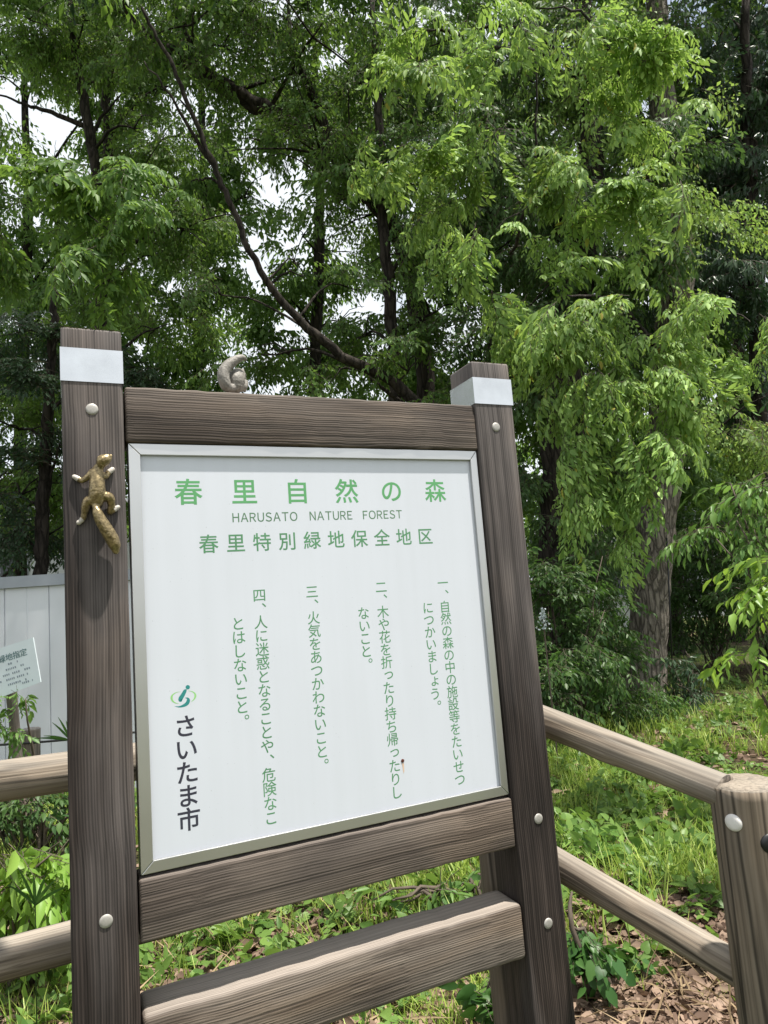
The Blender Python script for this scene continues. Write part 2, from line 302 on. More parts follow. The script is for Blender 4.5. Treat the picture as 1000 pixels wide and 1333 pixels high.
M['barkdark'] = barkmat('bark_dark', (0.022, 0.018, 0.015), (0.075, 0.063, 0.054))
M['moss'] = plain('moss', (0.10, 0.115, 0.035), 0.9, 0, 0.4, 300)
M['flower'] = plain('white_blossom', (0.50, 0.56, 0.57), 0.6, 0, 0.1, 90)
M['housewall'] = plain('house_render', (0.50, 0.52, 0.53), 0.8, 0, 0.05, 2)
M['roof'] = plain('house_roof', (0.10, 0.10, 0.11), 0.7, 0, 0.1, 6)
M['glass'] = plain('window_glass', (0.03, 0.035, 0.04), 0.08, 0, 0.1, 2)
def ground_mat():
    m, n, b = new_mat('forest_floor'); L = n.links; tc = N(n, 'TexCoord')
    a = N(n, 'TexNoise', Scale=26.0, Detail=9.0, Roughness=0.7); L.new(tc.outputs['Object'], a.inputs[0])
    v = N(n, 'TexVoronoi', Scale=17.0, Randomness=1.0); L.new(tc.outputs['Object'], v.inputs[0])
    c = N(n, 'TexNoise', Scale=0.55, Detail=5.0); L.new(tc.outputs['Object'], c.inputs[0])
    r = ramp(n, [(0.3, (0.030, 0.021, 0.014)), (0.55, (0.095, 0.065, 0.044)), (0.75, (0.19, 0.135, 0.095))]); L.new(a.outputs[0], r.inputs[0])
    vv = ramp(n, [(0.0, g(0.55)), (1.0, g(1.25))]); L.new(v.outputs['Color'], vv.inputs[0])
    col = mixc(n, r.outputs[0], vv.outputs[0], 0.8, 'MULTIPLY')
    gr = ramp(n, [(0.3, (0.030, 0.062, 0.014)), (0.7, (0.10, 0.165, 0.035))]); L.new(a.outputs[0], gr.inputs[0])
    gf = ramp(n, [(0.42, g(0.05)), (0.62, g(0.85))]); L.new(c.outputs[0], gf.inputs[0])
    col = mixc(n, col, gr.outputs[0], gf.outputs[0]); L.new(col, b.inputs['Base Color']); b.inputs['Roughness'].default_value = 0.95; b.inputs['Specular IOR Level'].default_value = 0.1
    ad = N(n, 'Math', operation='ADD'); L.new(a.outputs[0], ad.inputs[0]); L.new(v.outputs['Distance'], ad.inputs[1])
    bp = N(n, 'Bump', Strength=0.8, Distance=0.03); L.new(ad.outputs[0], bp.inputs['Height']); L.new(bp.outputs[0], b.inputs['Normal'])
    return m
M['ground'] = ground_mat()

# ------------------------------------------------------------------ ground
def ground():
    xs = np.concatenate([np.linspace(-250, -14, 14)[:-1], np.linspace(-14, 26, 161), np.linspace(26, 250, 14)[1:]])
    ys = np.concatenate([np.linspace(-120, -8, 8)[:-1], np.linspace(-8, 30, 153), np.linspace(30, 300, 14)[1:]])
    X, Y = np.meshgrid(xs, ys); Z = gz(X, Y); V = np.stack([X, Y, Z], -1).reshape(-1, 3); nx = len(xs)
    i, j = np.meshgrid(np.arange(len(ys)-1), np.arange(nx-1), indexing='ij'); a = (i*nx+j).ravel()
    F = np.stack([a, a+1, a+nx+1, a+nx], -1)
    o = bpy.data.objects.new('ground', np_mesh('ground', V, [F], [M['ground']], None, True)); link(o); tag(o, 'brown leaf strewn forest floor with mossy green patches under the trees', 'ground', kind='structure')
ground()

# ------------------------------------------------------------------ the sign
XR, W_, ZT = 1.004, 0.12, 2.092
def disc_bm(c, r, h, nrm_y=-1, seg=24):
    """low domed round cap facing -y"""
    bm = bmesh.new(); prev = None; rings = [(1.0, 0.0), (1.0, 0.45), (0.92, 0.75), (0.6, 0.95), (0.0, 1.0)]
    for rr, hh in rings:
        if rr == 0:
            v = bm.verts.new((c[0], c[1]-h*hh, c[2]))
            for k in range(seg): bm.faces.new((prev[(k+1) % seg], prev[k], v))
            break
        cur = [bm.verts.new((c[0]+r*rr*math.cos(t*2*math.pi/seg), c[1]-h*hh, c[2]+r*rr*math.sin(t*2*math.pi/seg))) for t in range(seg)]
        if prev:
            for k in range(seg): bm.faces.new((prev[k], cur[k], cur[(k+1) % seg], prev[(k+1) % seg]))
        prev = cur
    bmesh.ops.recalc_face_normals(bm, faces=bm.faces); return bm
def rough_box(x0, x1, y0, y1, z0, z1, bev, axis, amp, seed):
    """sawn timber: bevelled box cut into slices whose edges wander a little"""
    bm = box_bm(x0, x1, y0, y1, z0, z1, bev, 3); L0, L1 = ((x0, x1), (y0, y1), (z0, z1))[axis]
    n = 40; no = Vector((0, 0, 0)); no[axis] = 1
    for k in range(1, n):
        p = Vector((0, 0, 0)); p[axis] = L0+(L1-L0)*k/n
        bmesh.ops.bisect_plane(bm, geom=list(bm.verts)+list(bm.edges)+list(bm.faces), plane_co=p, plane_no=no)
    for v in bm.verts:
        q = Vector(v.co)*1.0; q[axis] *= 7; q = q*4+Vector((seed*3.7, seed, 0)); d = mnoise.noise_vector(q)*amp; d[axis] = 0; v.co += d
    return bm
glyph_cache = {}
def bez(sp, n=6):
    P = sp.bezier_points; out = []
    for i in range(len(P)):
        a, b = P[i], P[(i+1) % len(P)]; p0, p1, p2, p3 = (np.array(v[:2]) for v in (a.co, a.handle_right, b.handle_left, b.co))
        straight = np.linalg.norm(np.cross(np.append(p3-p0, 0), np.append(p1-p0, 0)))+np.linalg.norm(np.cross(np.append(p3-p0, 0), np.append(p2-p0, 0))) < 1e-5
        for t in ([0.0] if straight else np.arange(n)/n): out.append((1-t)**3*p0+3*(1-t)**2*t*p1+3*(1-t)*t*t*p2+t**3*p3)
    return np.array(out)
def inside(p, Q):
    x, y = p; c = False
    for (x1, y1), (x2, y2) in zip(Q, np.roll(Q, -1, 0)):
        if (y1 > y) != (y2 > y) and x < (x2-x1)*(y-y1)/(y2-y1)+x1: c = not c
    return c
def glyph(ch, off=0.0):
    """outline of a character; every stroke contour is filled by itself (strokes may overlap) and its
    weight grown by a nearly flat round bevel of off em"""
    key = (ch, off)
    if key in glyph_cache: return glyph_cache[key]
    c = bpy.data.curves.new('t', 'FONT'); c.body = ch; o = bpy.data.objects.new('t', c); COL.objects.link(o); dg = bpy.context.evaluated_depsgraph_get(); dg.update()
    cu = o.evaluated_get(dg).to_curve(dg); polys = [bez(sp) for sp in cu.splines]; o.evaluated_get(dg).to_curve_clear(); bpy.data.objects.remove(o); bpy.data.curves.remove(c)
    area = [.5*np.sum(q[:, 0]*np.roll(q[:, 1], -1)-np.roll(q[:, 0], -1)*q[:, 1]) for q in polys]; sg = np.sign(area[int(np.argmax(np.abs(area)))]) if polys else 1
    Vs = []; Fs = []; n = 0; k = 0
    for q, ar in zip(polys, area):
        if ar*sg <= 0: continue
        parts = [q]+[h for h, ah in zip(polys, area) if ah*sg < 0 and all(inside(p, q) for p in h[::3])]
        c = bpy.data.curves.new('t', 'CURVE'); c.dimensions = '2D'; c.fill_mode = 'BOTH' if off else 'FRONT'; c.bevel_depth = off; c.bevel_resolution = 1
        for h in parts:
            sp = c.splines.new('POLY'); sp.points.add(len(h)-1); sp.points.foreach_set('co', np.column_stack([h, np.zeros(len(h)), np.ones(len(h))]).ravel()); sp.use_cyclic_u = True
        o = bpy.data.objects.new('t', c); COL.objects.link(o); dg = bpy.context.evaluated_depsgraph_get(); dg.update(); ev = o.evaluated_get(dg); me = ev.to_mesh(); me.calc_loop_triangles()
        V = np.array([v.co[:] for v in me.vertices]).reshape(-1, 3); F = np.array([t.vertices[:] for t in me.loop_triangles]).reshape(-1, 3); ev.to_mesh_clear(); bpy.data.objects.remove(o); bpy.data.curves.remove(c)
        V = V+np.array([0, 0, .004*k]); Vs.append(V); Fs.append(F+n); n += len(V); k += 1
    glyph_cache[key] = (np.concatenate(Vs), np.concatenate(Fs)) if Vs else (np.zeros((0, 3)), np.zeros((0, 3), int))
    return glyph_cache[key]
class Lettering:
    """flat lettering on the vertical plane y = Y; each character placed by its cell centre"""
    def __init__(s, Y): s.mb = MB(); s.Y = Y
    def ch(s, c, x, z, em, off=0.0, dx=0.0, dz=0.0, sx=1.0):
        V, F = glyph(c, off)
        if not len(V): return
        X = x+(V[:, 0]-0.5)*em*sx+dx*em; Z = z+(V[:, 1]-0.38)*em+dz*em
        s.mb.add(np.stack([X, s.Y-V[:, 2]*em*.06, Z], -1), F3=F)
    def latin(s, word, x0, x1, z0, cap, off=0.0):
        Vs = []; Fs = []; n_ = 0
        for k, c in enumerate(word):      # capitals set from the full width forms
            v, f = glyph(chr(ord(c)+0xFEE0), .008); v = v.copy(); wd_ = v[:, 0].max()-v[:, 0].min(); v[:, 0] -= v[:, 0].min(); v[:, 0] += (Vs[-1][:, 0].max()+.13 if Vs else 0); Vs.append(v); Fs.append(f+n_); n_ += len(v)
        V = np.concatenate(Vs); F = np.concatenate(Fs); V[:, 1] -= V[:, 1].min(); sc = cap/V[:, 1].max()
        X = x0+(V[:, 0]-V[:, 0].min())/(V[:, 0].max()-V[:, 0].min())*(x1-x0); s.mb.add(np.stack([X, s.Y-V[:, 2]*.003, z0+V[:, 1]*sc], -1), F3=F)
    def column(s, text, x, z, pitch, em, off=0.0):
        for k, c in enumerate(text):
            if c in '、。': s.ch(c, x, z-k*pitch, em, off, dx=0.60, dz=0.52)
            elif c in 'っょゃゅ': s.ch(c, x, z-k*pitch, em, off, dx=0.08, dz=0.10)
            elif c != '　': s.ch(c, x, z-k*pitch, em, off)
def strip(pts, ws):
    P = np.asarray(pts, float); T = np.gradient(P, axis=0); T /= np.linalg.norm(T, axis=1)[:, None]; Nn = np.stack([-T[:, 1], T[:, 0]], -1); ws = np.asarray(ws)[:, None]/2
    return np.concatenate([P+Nn*ws, P-Nn*ws])
def build_sign():
    t = thing('information_board', 'dark brown timber notice board with a white panel of green Japanese rules', 'notice board', (0.56, 0.06, 0))
    for k, (x0, nm) in enumerate(((0.0, 'post'), (XR, 'post'))):
        p = bm_obj('post', rough_box(x0, x0+W_, 0.0, W_, -0.1, ZT, 0.006, 2, 0.0009, k+1), M['post'], t, True)
        mo = MB(); rng = np.random.RandomState(60+k); lv_ = np.array([(0, 0, 0), (.4, .3, .3), (1, 0, .2), (.4, -.3, .3)]); nm_ = 260 if k == 0 else 90
        for _ in range(nm_):
            a_ = rng.uniform(0, 6.283); s_ = rng.uniform(.003, .008); c_, d_ = math.cos(a_)*s_, math.sin(a_)*s_; px_ = x0+W_*rng.uniform(.04, .96); py_ = W_*min(.96, max(.04, rng.beta(.5, .9)))
            mo.add([(px_+c_*u-d_*v_, py_+d_*u+c_*v_, ZT-.002+s_*h_*2.2) for u, v_, h_ in lv_], F3=[(0, 2, 1), (0, 3, 2)])
        mo.build('moss', M['moss'], p)
        # steel band let in near the top
        z0, z1 = 1.973, 2.046; e = 0.0016
        bm = bmesh.new(); a = x0-e; b = x0+W_+e; c = -e; d = W_+e
        ring = [(a, c), (b, c), (b, d), (a, d)]; lo = [bm.verts.new((x, y, z0)) for x, y in ring]; hi = [bm.verts.new((x, y, z1)) for x, y in ring]
        inn = [(a+e*.6, c+e*.6), (b-e*.6, c+e*.6), (b-e*.6, d-e*.6), (a+e*.6, d-e*.6)]; l2 = [bm.verts.new((x, y, z0)) for x, y in inn]; h2 = [bm.verts.new((x, y, z1)) for x, y in inn]
        for i in range(4):
            j = (i+1) % 4; bm.faces.new((lo[i], lo[j], hi[j], hi[i])); bm.faces.new((hi[i], hi[j], h2[j], h2[i])); bm.faces.new((lo[j], lo[i], l2[i], l2[j])); bm.faces.new((h2[i], h2[j], l2[j], l2[i]))
        bmesh.ops.recalc_face_normals(bm, faces=bm.faces); bm_obj('metal_band', bm, M['steel'], p)
        for x, z in (((0.058, 1.914), (0.062, 0.902)) if k == 0 else ((1.063, 1.91), (1.073, 0.897), (1.071, 0.65))):
            bm_obj('bolt_cap', disc_bm((x, 0.0015, z), 0.0125, 0.0042), M['cap'], p, True)
    bm_obj('top_rail', rough_box(0.1235, XR-.001, 0.005, 0.10, 1.846, 1.9695, 0.006, 0, 0.0022, 5), M['rail'], t, True)
    bm_obj('middle_rail', rough_box(0.1235, XR-.001, 0.004, 0.085, 0.843, 0.9595, 0.006, 0, 0.002, 6), M['rail'], t, True)
    bm_obj('lower_rail', rough_box(0.1235, XR-.001, 0.004, 0.112, 0.586, 0.712, 0.011, 0, 0.0025, 7), M['bench'], t, True)
    # panel and aluminium frame
    x0, x1, z0, z1 = 0.128, 0.999, 0.967, 1.845; fx0, fx1, fz0, fz1 = 0.152, 0.979, 0.990, 1.820
    pan = bm_obj('panel', box_bm(fx0-.006, fx1+.006, 0.0175, 0.05, fz0-.006, fz1+.006), M['panel'], t)
    fr = MB()
    def prof(A, B, C, D):   # one mitred member: outer edge A-B, inner edge D-C (x,z)
        yf, yb = 0.0095, 0.062
        V = [(A[0], yf, A[1]), (B[0], yf, B[1]), (C[0], yf, C[1]), (D[0], yf, D[1]), (A[0], yb, A[1]), (B[0], yb, B[1]), (C[0], yb, C[1]), (D[0], yb, D[1])]
        fr.add(V, F4=[(0, 1, 2, 3), (7, 6, 5, 4), (0, 4, 5, 1), (3, 2, 6, 7), (1, 5, 6, 2), (0, 3, 7, 4)])
    o = [(x0, z0), (x1, z0), (x1, z1), (x0, z1)]; i = [(fx0, fz0), (fx1, fz0), (fx1, fz1), (fx0, fz1)]
    for k in range(4):
        j = (k+1) % 4; e = 0.0004; dx = (o[j][0]-o[k][0]); dz = (o[j][1]-o[k][1]); l = math.hypot(dx, dz); ux, uz = dx/l*e, dz/l*e
        prof((o[k][0]+ux, o[k][1]+uz), (o[j][0]-ux, o[j][1]-uz), (i[j][0]-ux, i[j][1]-uz), (i[k][0]+ux, i[k][1]+uz))
    f = fr.build('frame', M['alu'], pan); bv = f.modifiers.new('bevel', 'BEVEL'); bv.width = 0.0012; bv.segments = 2
    Y = 0.01738
    a = Lettering(Y)
    for c, x in zip('春里自然の森', (0.251, 0.375, 0.500, 0.625, 0.745, 0.869)): a.ch(c, x, 1.740, 0.062, 0.012)
    a.mb.build('title_lettering', M['green1'], pan)
    for wd, xa, xb in (('HARUSATO', .345, .497), ('NATURE', .527, .635), ('FOREST', .663, .769)): a = Lettering(Y); a.latin(wd, xa, xb, 1.6695, 0.0215, 0.0); a.mb.build('english_word', M['green3'], pan)
    a = Lettering(Y)
    for k, c in enumerate('春里特別緑地保全地区'): a.ch(c, 0.290+k*0.0599, 1.623, 0.044, 0.009)
    a.mb.build('subtitle_lettering', M['green2'], pan)
    pt, em, of = 0.02995, 0.0318, 0.005
    for txt, x in (('一、自然の森の中の施設等をたいせつ', .868), ('二、木や花を折ったり持ち帰ったりし', .697), ('三、火気をあつかわないこと。', .521), ('四、人に迷惑となることや、危険なこ', .397)): a = Lettering(Y); a.column(txt, x, 1.503, pt, em, of); a.mb.build('rule_line', M['green2'], pan)
    for txt, x in (('につかいましょう。', .820), ('ないこと。', .646), ('とはしないこと。', .346)): a = Lettering(Y); a.column(txt, x, 1.444, pt, em, of); a.mb.build('rule_line', M['green2'], pan)
    a = Lettering(Y)
    for k, c in enumerate('さいたま市'): a.ch(c, 0.2255, 1.241-k*0.0468, 0.0485, 0.014)
    a.mb.build('city_lettering', M['ink'], pan)
    # emblem, drawn in photo pixels of the crop and dropped onto the panel plane
    def em_pt(p): q = onY(200+p[0]/6.06, 880+p[1]/6.06, Y); return q
    def poly(mb, pts, ws, mi=0):
        pc = curve_pts(np.column_stack([pts, ws]), 24); V2 = strip(pc[:, :2], np.maximum(pc[:, 2], .3)); n = 24
        mb.add([em_pt(p) for p in V2], F4=[(k, k+1, n+k+1, n+k) for k in range(n-1)], mi=mi)
    e1 = MB(); th = np.linspace(0, 2*math.pi, 25)[:-1]; ring = [(270+17*math.cos(t), 88+17*math.sin(t)) for t in th]
    e1.add([em_pt(p) for p in ring]+[em_pt((270, 88))], F3=[(k, (k+1) % 24, 24) for k in range(24)])
    poly(e1, [(262, 106), (250, 116), (232, 148), (214, 178), (212, 192), (226, 196)], [4, 24, 30, 34, 26, 6])
    poly(e1, [(250, 172), (268, 176), (275, 192), (264, 217), (236, 234), (200, 243), (166, 238)], [3, 14, 26, 27, 20, 10, 1])
    e1.build('emblem', M['teal'], pan)
    e2 = MB()
    poly(e2, [(215, 123), (180, 130), (152, 148), (142, 172), (152, 198), (178, 214), (200, 217)], [1, 5, 11, 17, 13, 6, 1])
    poly(e2, [(272, 116), (302, 122), (325, 138), (330, 160), (318, 185), (296, 205)], [1, 6, 12, 15, 9, 1])
    e2.build('emblem_ring', M['lime'], pan)
    bm_obj('rust_spot', disc_bm((0.7185, 0.0173, 1.0915), 0.0042, 0.0012), M['rust'], pan, True)
    s = MB(); s.add([(0.7165, 0.0172, 1.086), (0.7215, 0.0172, 1.086), (0.7208, 0.0172, 1.067), (0.7185, 0.0172, 1.062)], F4=[(0, 1, 2, 3)]); s.build('rust_streak', M['ruststain'], pan)
build_sign()

# ------------------------------------------------------------------ squirrels
def skin_mesh(name, chains, mats, parent_thing, paint, vox=0.0011, fur=0.00035):
    """chains: list of [(x,y,z,r)...] round limbs; fused into ONE continuous smooth surface"""
    m = MB()
    for ch in chains:
        c = curve_pts(ch, 6*len(ch)); c[:, 3] = np.maximum(c[:, 3], .0015); tube(m, c[:, :3], c[:, 3], 14)
        for e in (c[0], c[-1]): ball(m, e[:3], e[3], 8)
    V = np.concatenate(m.V); me = np_mesh(name, V, [np.concatenate(m.F3), np.concatenate(m.F4)], [], None); tmp = bpy.data.objects.new('tmp', me); COL.objects.link(tmp)
    r_ = tmp.modifiers.new('remesh', 'REMESH'); r_.mode = 'VOXEL'; r_.voxel_size = vox
    q_ = tmp.modifiers.new('smooth', 'SMOOTH'); q_.factor = 0.5; q_.iterations = 7
    dg = bpy.context.evaluated_depsgraph_get(); dg.update(); out = bpy.data.meshes.new_from_object(tmp.evaluated_get(dg)); bpy.data.objects.remove(tmp)
    out.materials.clear()
    for q in mats: out.materials.append(q)
    for p in out.polygons: p.use_smooth = True; p.material_index = paint(Vector(p.center))
    b = parent_thing.location; nr = [v.normal.copy() for v in out.vertices]
    for v, nv in zip(out.vertices, nr):
        n = mnoise.noise(v.co*260)*fur+mnoise.noise(v.co*110)*fur; v.co += nv*n
    for v in out.vertices: v.co -= b
    out.name = name; o = bpy.data.objects.new(name, out); link(o, parent_thing); return o
def ball(mb, c, r, n=10, mi=0, sq=(1, 1, 1)):
    th = np.linspace(0, math.pi, n); ph = np.arange(2*n)*math.pi/n
    V = np.array([[c[0]+r*sq[0]*math.sin(t)*math.cos(p), c[1]+r*sq[1]*math.sin(t)*math.sin(p), c[2]+r*sq[2]*math.cos(t)] for t in th for p in ph]); m = 2*n
    F = [(i*m+j, i*m+(j+1) % m, (i+1)*m+(j+1) % m, (i+1)*m+j) for i in range(n-1) for j in range(m)]; mb.add(V, F4=F, mi=mi)
def build_climber():
    def q(zx, zy, y, r): p = onY(80+zx/8.889, 580+zy/8.889, y); return (p[0], y, p[2], r*(0.000160 if r > 75 else 0.000175)+.0005)
    base = onY(126, 640, 0); t = thing('squirrel_figure', 'bronze brown squirrel figure with white paws climbing the left post', 'ornament', (base[0], 0.0, base[2]))
    body = [q(405, 640, -.016, 88), q(412, 560, -.019, 98), q(415, 460, -.020, 94), q(412, 370, -.018, 82), q(420, 290, -.016, 62), q(447, 235, -.019, 50), q(478, 182, -.024, 72), q(512, 160, -.026, 66), q(556, 132, -.026, 40), q(574, 120, -.026, 18)]
    la = [q(412, 320, -.016, 60), q(360, 310, -.014, 42), q(300, 372, -.011, 34), q(240, 405, -.008, 30), q(195, 385, -.006, 30), q(152, 362, -.005, 26)]
    ra = [q(420, 310, -.016, 60), q(478, 350, -.014, 40), q(515, 355, -.010, 32), q(548, 310, -.008, 30), q(590, 275, -.006, 28)]
    rl = [q(410, 600, -.016, 80), q(500, 590, -.017, 62), q(560, 610, -.014, 54), q(578, 690, -.010, 40), q(560, 765, -.007, 30), q(610, 745, -.006, 28), q(655, 712, -.005, 24)]
    ll = [q(405, 640, -.016, 80), q(320, 640, -.014, 58), q(282, 700, -.011, 48), q(268, 780, -.008, 36), q(245, 850, -.006, 30), q(200, 892, -.005, 26)]
    tail = [q(405, 640, -.016, 80), q(402, 715, -.022, 40), q(415, 770, -.026, 52), q(455, 860, -.026, 64), q(515, 960, -.025, 72), q(575, 1060, -.023, 74), q(615, 1150, -.02, 66), q(632, 1215, -.018, 42)]
    P = [Vector(c[-1][:3]) for c in (la, ra, rl, ll)]; P2 = [Vector(c[-2][:3]) for c in (la, ra, rl, ll)]; nose = Vector(body[-1][:3])
    def paint(c): return 1 if any((c-p).length < .0085 or (c-((p+p2)/2)).length < .0075 for p, p2 in zip(P, P2)) else 0
    b = skin_mesh('body', [body, la, ra, rl, ll, tail], [M['fur'], M['pawwhite']], t, paint)
    ear = MB()
    for zx, zy in ((440, 150), (470, 215)):
        e = q(zx, zy, -.030, 10); ball(ear, e[:3], .0045, 8, 0, (1, .55, 1.2))
    ear.build('ears', M['fur'], t, True)
    eye = MB(); e = q(520, 150, -.0355, 1); ball(eye, e[:3], .0016, 8); e = q(515, 190, -.033, 1); ball(eye, e[:3], .0015, 8); eye.build('eyes', M['eye'], t, True)
build_climber()
def build_sitter():
    Yb = 0.055
    def q(zx, zy, y, r): p = onY(270+zx/14.286, 450+zy/14.286, y); return (p[0], y, p[2], r*0.000128+.0006)
    base = onY(306, 509, Yb); t = thing('squirrel_figure', 'grey squirrel figure with raised curled tail crouching on the top rail', 'ornament', (base[0], Yb, 1.9695))
    body = [q(520, 745, .052, 150), q(530, 650, .053, 165), q(565, 565, .062, 140), q(600, 520, .092, 95), q(625, 520, .112, 80), q(650, 560, .130, 75), q(665, 610, .143, 40)]
    tail = [q(560, 760, .055, 100), q(440, 790, .040, 80), q(360, 760, .034, 95), q(310, 640, .032, 105), q(300, 510, .034, 105), q(360, 400, .036, 100), q(460, 310, .038, 90), q(570, 245, .040, 70), q(660, 225, .041, 55), q(708, 250, .042, 30)]
    h1 = [q(560, 760, .055, 110), q(660, 760, .060, 85), q(700, 690, .072, 60), q(690, 830, .085, 35)]
    h2 = [q(560, 760, .055, 110), q(480, 800, .070, 80), q(500, 840, .095, 35)]
    f1 = [q(600, 520, .092, 95), q(690, 650, .105, 38), q(690, 800, .112, 28)]
    f2 = [q(600, 520, .092, 95), q(530, 700, .108, 36), q(540, 820, .114, 28)]
    skin_mesh('body', [body, tail, h1, h2, f1, f2], [M['furgrey'], M['pawwhite']], t, lambda c: 0)
    ear = MB()
    for zx in (590, 660): e = q(zx, 470, .118, 1); ball(ear, e[:3], .005, 8, 0, (.8, .6, 1.3))
    ear.build('ears', M['furgrey'], t, True)
build_sitter()

# ------------------------------------------------------------------ log fence
def log_mesh(L, r, seed, sides=40, taper=0.0, ends=True, rings=60):
    """a round weathered log along local Z: uneven girth, long drying cracks, knots"""
    rng = np.random.RandomState(seed); z = np.linspace(0, L, rings); th = np.arange(sides)*2*math.pi/sides
    V = []; cr = [(rng.uniform(0, 6.28), rng.uniform(-.25, .25), rng.uniform(0, L*.6), rng.uniform(.25, .8)*L) for _ in range(7)]
    kn = [(rng.uniform(0, 6.28), rng.uniform(.05, .95)*L) for _ in range(max(2, int(L*3)))]
    for zz in z:
        for t in th:
            rr = r*(1-taper*zz/L)*(1+.028*mnoise.noise(Vector((math.cos(t)*1.2, math.sin(t)*1.2, zz*2.2+seed)))+.012*mnoise.noise(Vector((math.cos(t)*6, math.sin(t)*6, zz*5+seed))))
            for a, dr, s, l in cr:
                if s < zz < s+l:
                    d = abs((t-a-dr*(zz-s)+math.pi) % (2*math.pi)-math.pi); e = math.sin(math.pi*(zz-s)/l)
                    if d < .13: rr -= r*.07*e*(1-d/.13)
            for a, kz in kn:
                d = math.hypot(((t-a+math.pi) % (2*math.pi)-math.pi)*r, (zz-kz)*.7)
                if d < .04: rr += .004*(1-(d/.04)**2)
            V.append((rr*math.cos(t), rr*math.sin(t), zz))
    for zz, sg in ((0, 1), (L, -1)):   # rounded ends
        for t in th: 
            rr = r*.8*(1-taper*zz/L)*(1+.05*mnoise.noise(Vector((math.cos(t)*2, math.sin(t)*2, seed+zz)))); V.append((rr*math.cos(t), rr*math.sin(t), zz-sg*r*.10+.003*mnoise.noise(Vector((math.cos(t)*5, math.sin(t)*5, seed)))))
    n = rings; a0 = n*sides; V.append((0, 0, -r*.11)); V.append((0, 0, L+r*.11)); F = []; F3 = []
    for i in range(n-1):
        for j in range(sides): k = (j+1) % sides; F.append((i*sides+j, i*sides+k, (i+1)*sides+k, (i+1)*sides+j))
    for j in range(sides):
        k = (j+1) % sides; F.append((k, j, a0+j, a0+k)); F.append(((n-1)*sides+j, (n-1)*sides+k, a0+sides+k, a0+sides+j))
        F3.append((a0+k, a0+j, a0+2*sides)); F3.append((a0+sides+j, a0+sides+k, a0+2*sides+1))
    return np.array(V), np.array(F3), np.array(F)
def log(name, A, B, r, seed, mat, parent, taper=0.0, spin=0.0):
    A = np.array(A, float); B = np.array(B, float); d = B-A; L = np.linalg.norm(d); V, F3, F4 = log_mesh(L, r, seed, taper=taper)
    me = np_mesh(name, V, [F3, F4], [mat], None, True); o = bpy.data.objects.new(name, me); link(o, parent)
    off = Vector((0, 0, 0)); p = parent
    while p is not None: off += p.location; p = p.parent
    o.rotation_mode = 'QUATERNION'; o.rotation_quaternion = Vector(d).to_track_quat('Z', 'Y') @ Vector((0, 0, 1)).rotation_difference(Vector((0, 0, 1))); o.location = Vector(A)-off
    return o
def build_fence():
    pc = at(968, 1020, 1.50); pc2 = np.array([pc[0], pc[1], 0])
    t = thing('log_fence', 'weathered round log fence running behind the notice board to a thick end post', 'fence', (pc[0], pc[1], 0))
    top = at(968, 1020, 1.50)[2]
    pr = 0.072
    axis = pc2.copy()
    post = log('post', (axis[0], axis[1], -.1), (axis[0], axis[1], top), pr, 31, M['logpost'], t)
    c = at(955, 1071, 1.415); d = np.array([CAM[0], CAM[1]])-axis[:2]; 
    def cap(px, py, r, mat, nm):
        # round cap fixed to the post's skin where the view ray meets it
        dd = ray(px, py)
        A2 = dd[0]**2+dd[1]**2; ox, oy = CAM[0]-axis[0], CAM[1]-axis[1]; b2 = ox*dd[0]+oy*dd[1]; c2 = ox*ox+oy*oy-pr*pr; disc = b2*b2-A2*c2
        tt = (-b2-math.sqrt(max(disc, 0)))/A2; P = CAM+dd*tt; nrm = Vector((P[0]-axis[0], P[1]-axis[1], 0)).normalized()
        bm = disc_bm((0, 0.004, 0), r, .010); R = Vector((0, -1, 0)).rotation_difference(nrm).to_matrix().to_4x4(); bmesh.ops.transform(bm, matrix=Matrix.Translation(Vector(P))@R, verts=bm.verts)
        return bm_obj(nm, bm, mat, t, True)
    cap(955, 1071, 0.0175, M['wcap'], 'bolt_cap')
    # corner post hidden behind the board's right post
    cpx, cpy = 1.085, 0.20
    log('post', (cpx, cpy, -.1), (cpx, cpy, 1.17), .068, 33, M['logpost'], t)
    ru = .050
    s = at(712, 940, 1.97); e = at(945, 1031, 1.50)
    dirv = (np.array(s)-np.array(e)); dirv /= np.linalg.norm(dirv); s2 = np.array(s)+dirv*.10
    log('rail', e, s2, .0365, 35, M['log'], t, taper=-.16)
    s = at(725, 1124, 1.97); e = at(975, 1270, 1.50); dirv = (s-e)/np.linalg.norm(s-e); log('rail', e, s+dirv*.10, .0365, 36, M['log'], t, taper=-.16)
    log_ = log('rail', (-1.9, .45, 1.128), (cpx-.02, .33, 1.118), .046, 37, M['log'], t)
    log_ = log('rail', (-1.9, .45, .672), (cpx-.02, .36, .765), .045, 38, M['log'], t)
    log('post', (-1.6, .53, -.1), (-1.6, .53, 1.2), .07, 39, M['logpost'], t)
    # black cap at the right of the end post, where the next rail is bolted
    cap(1003, 1098, 0.020, M['black'], 'black_cap')
build_fence()

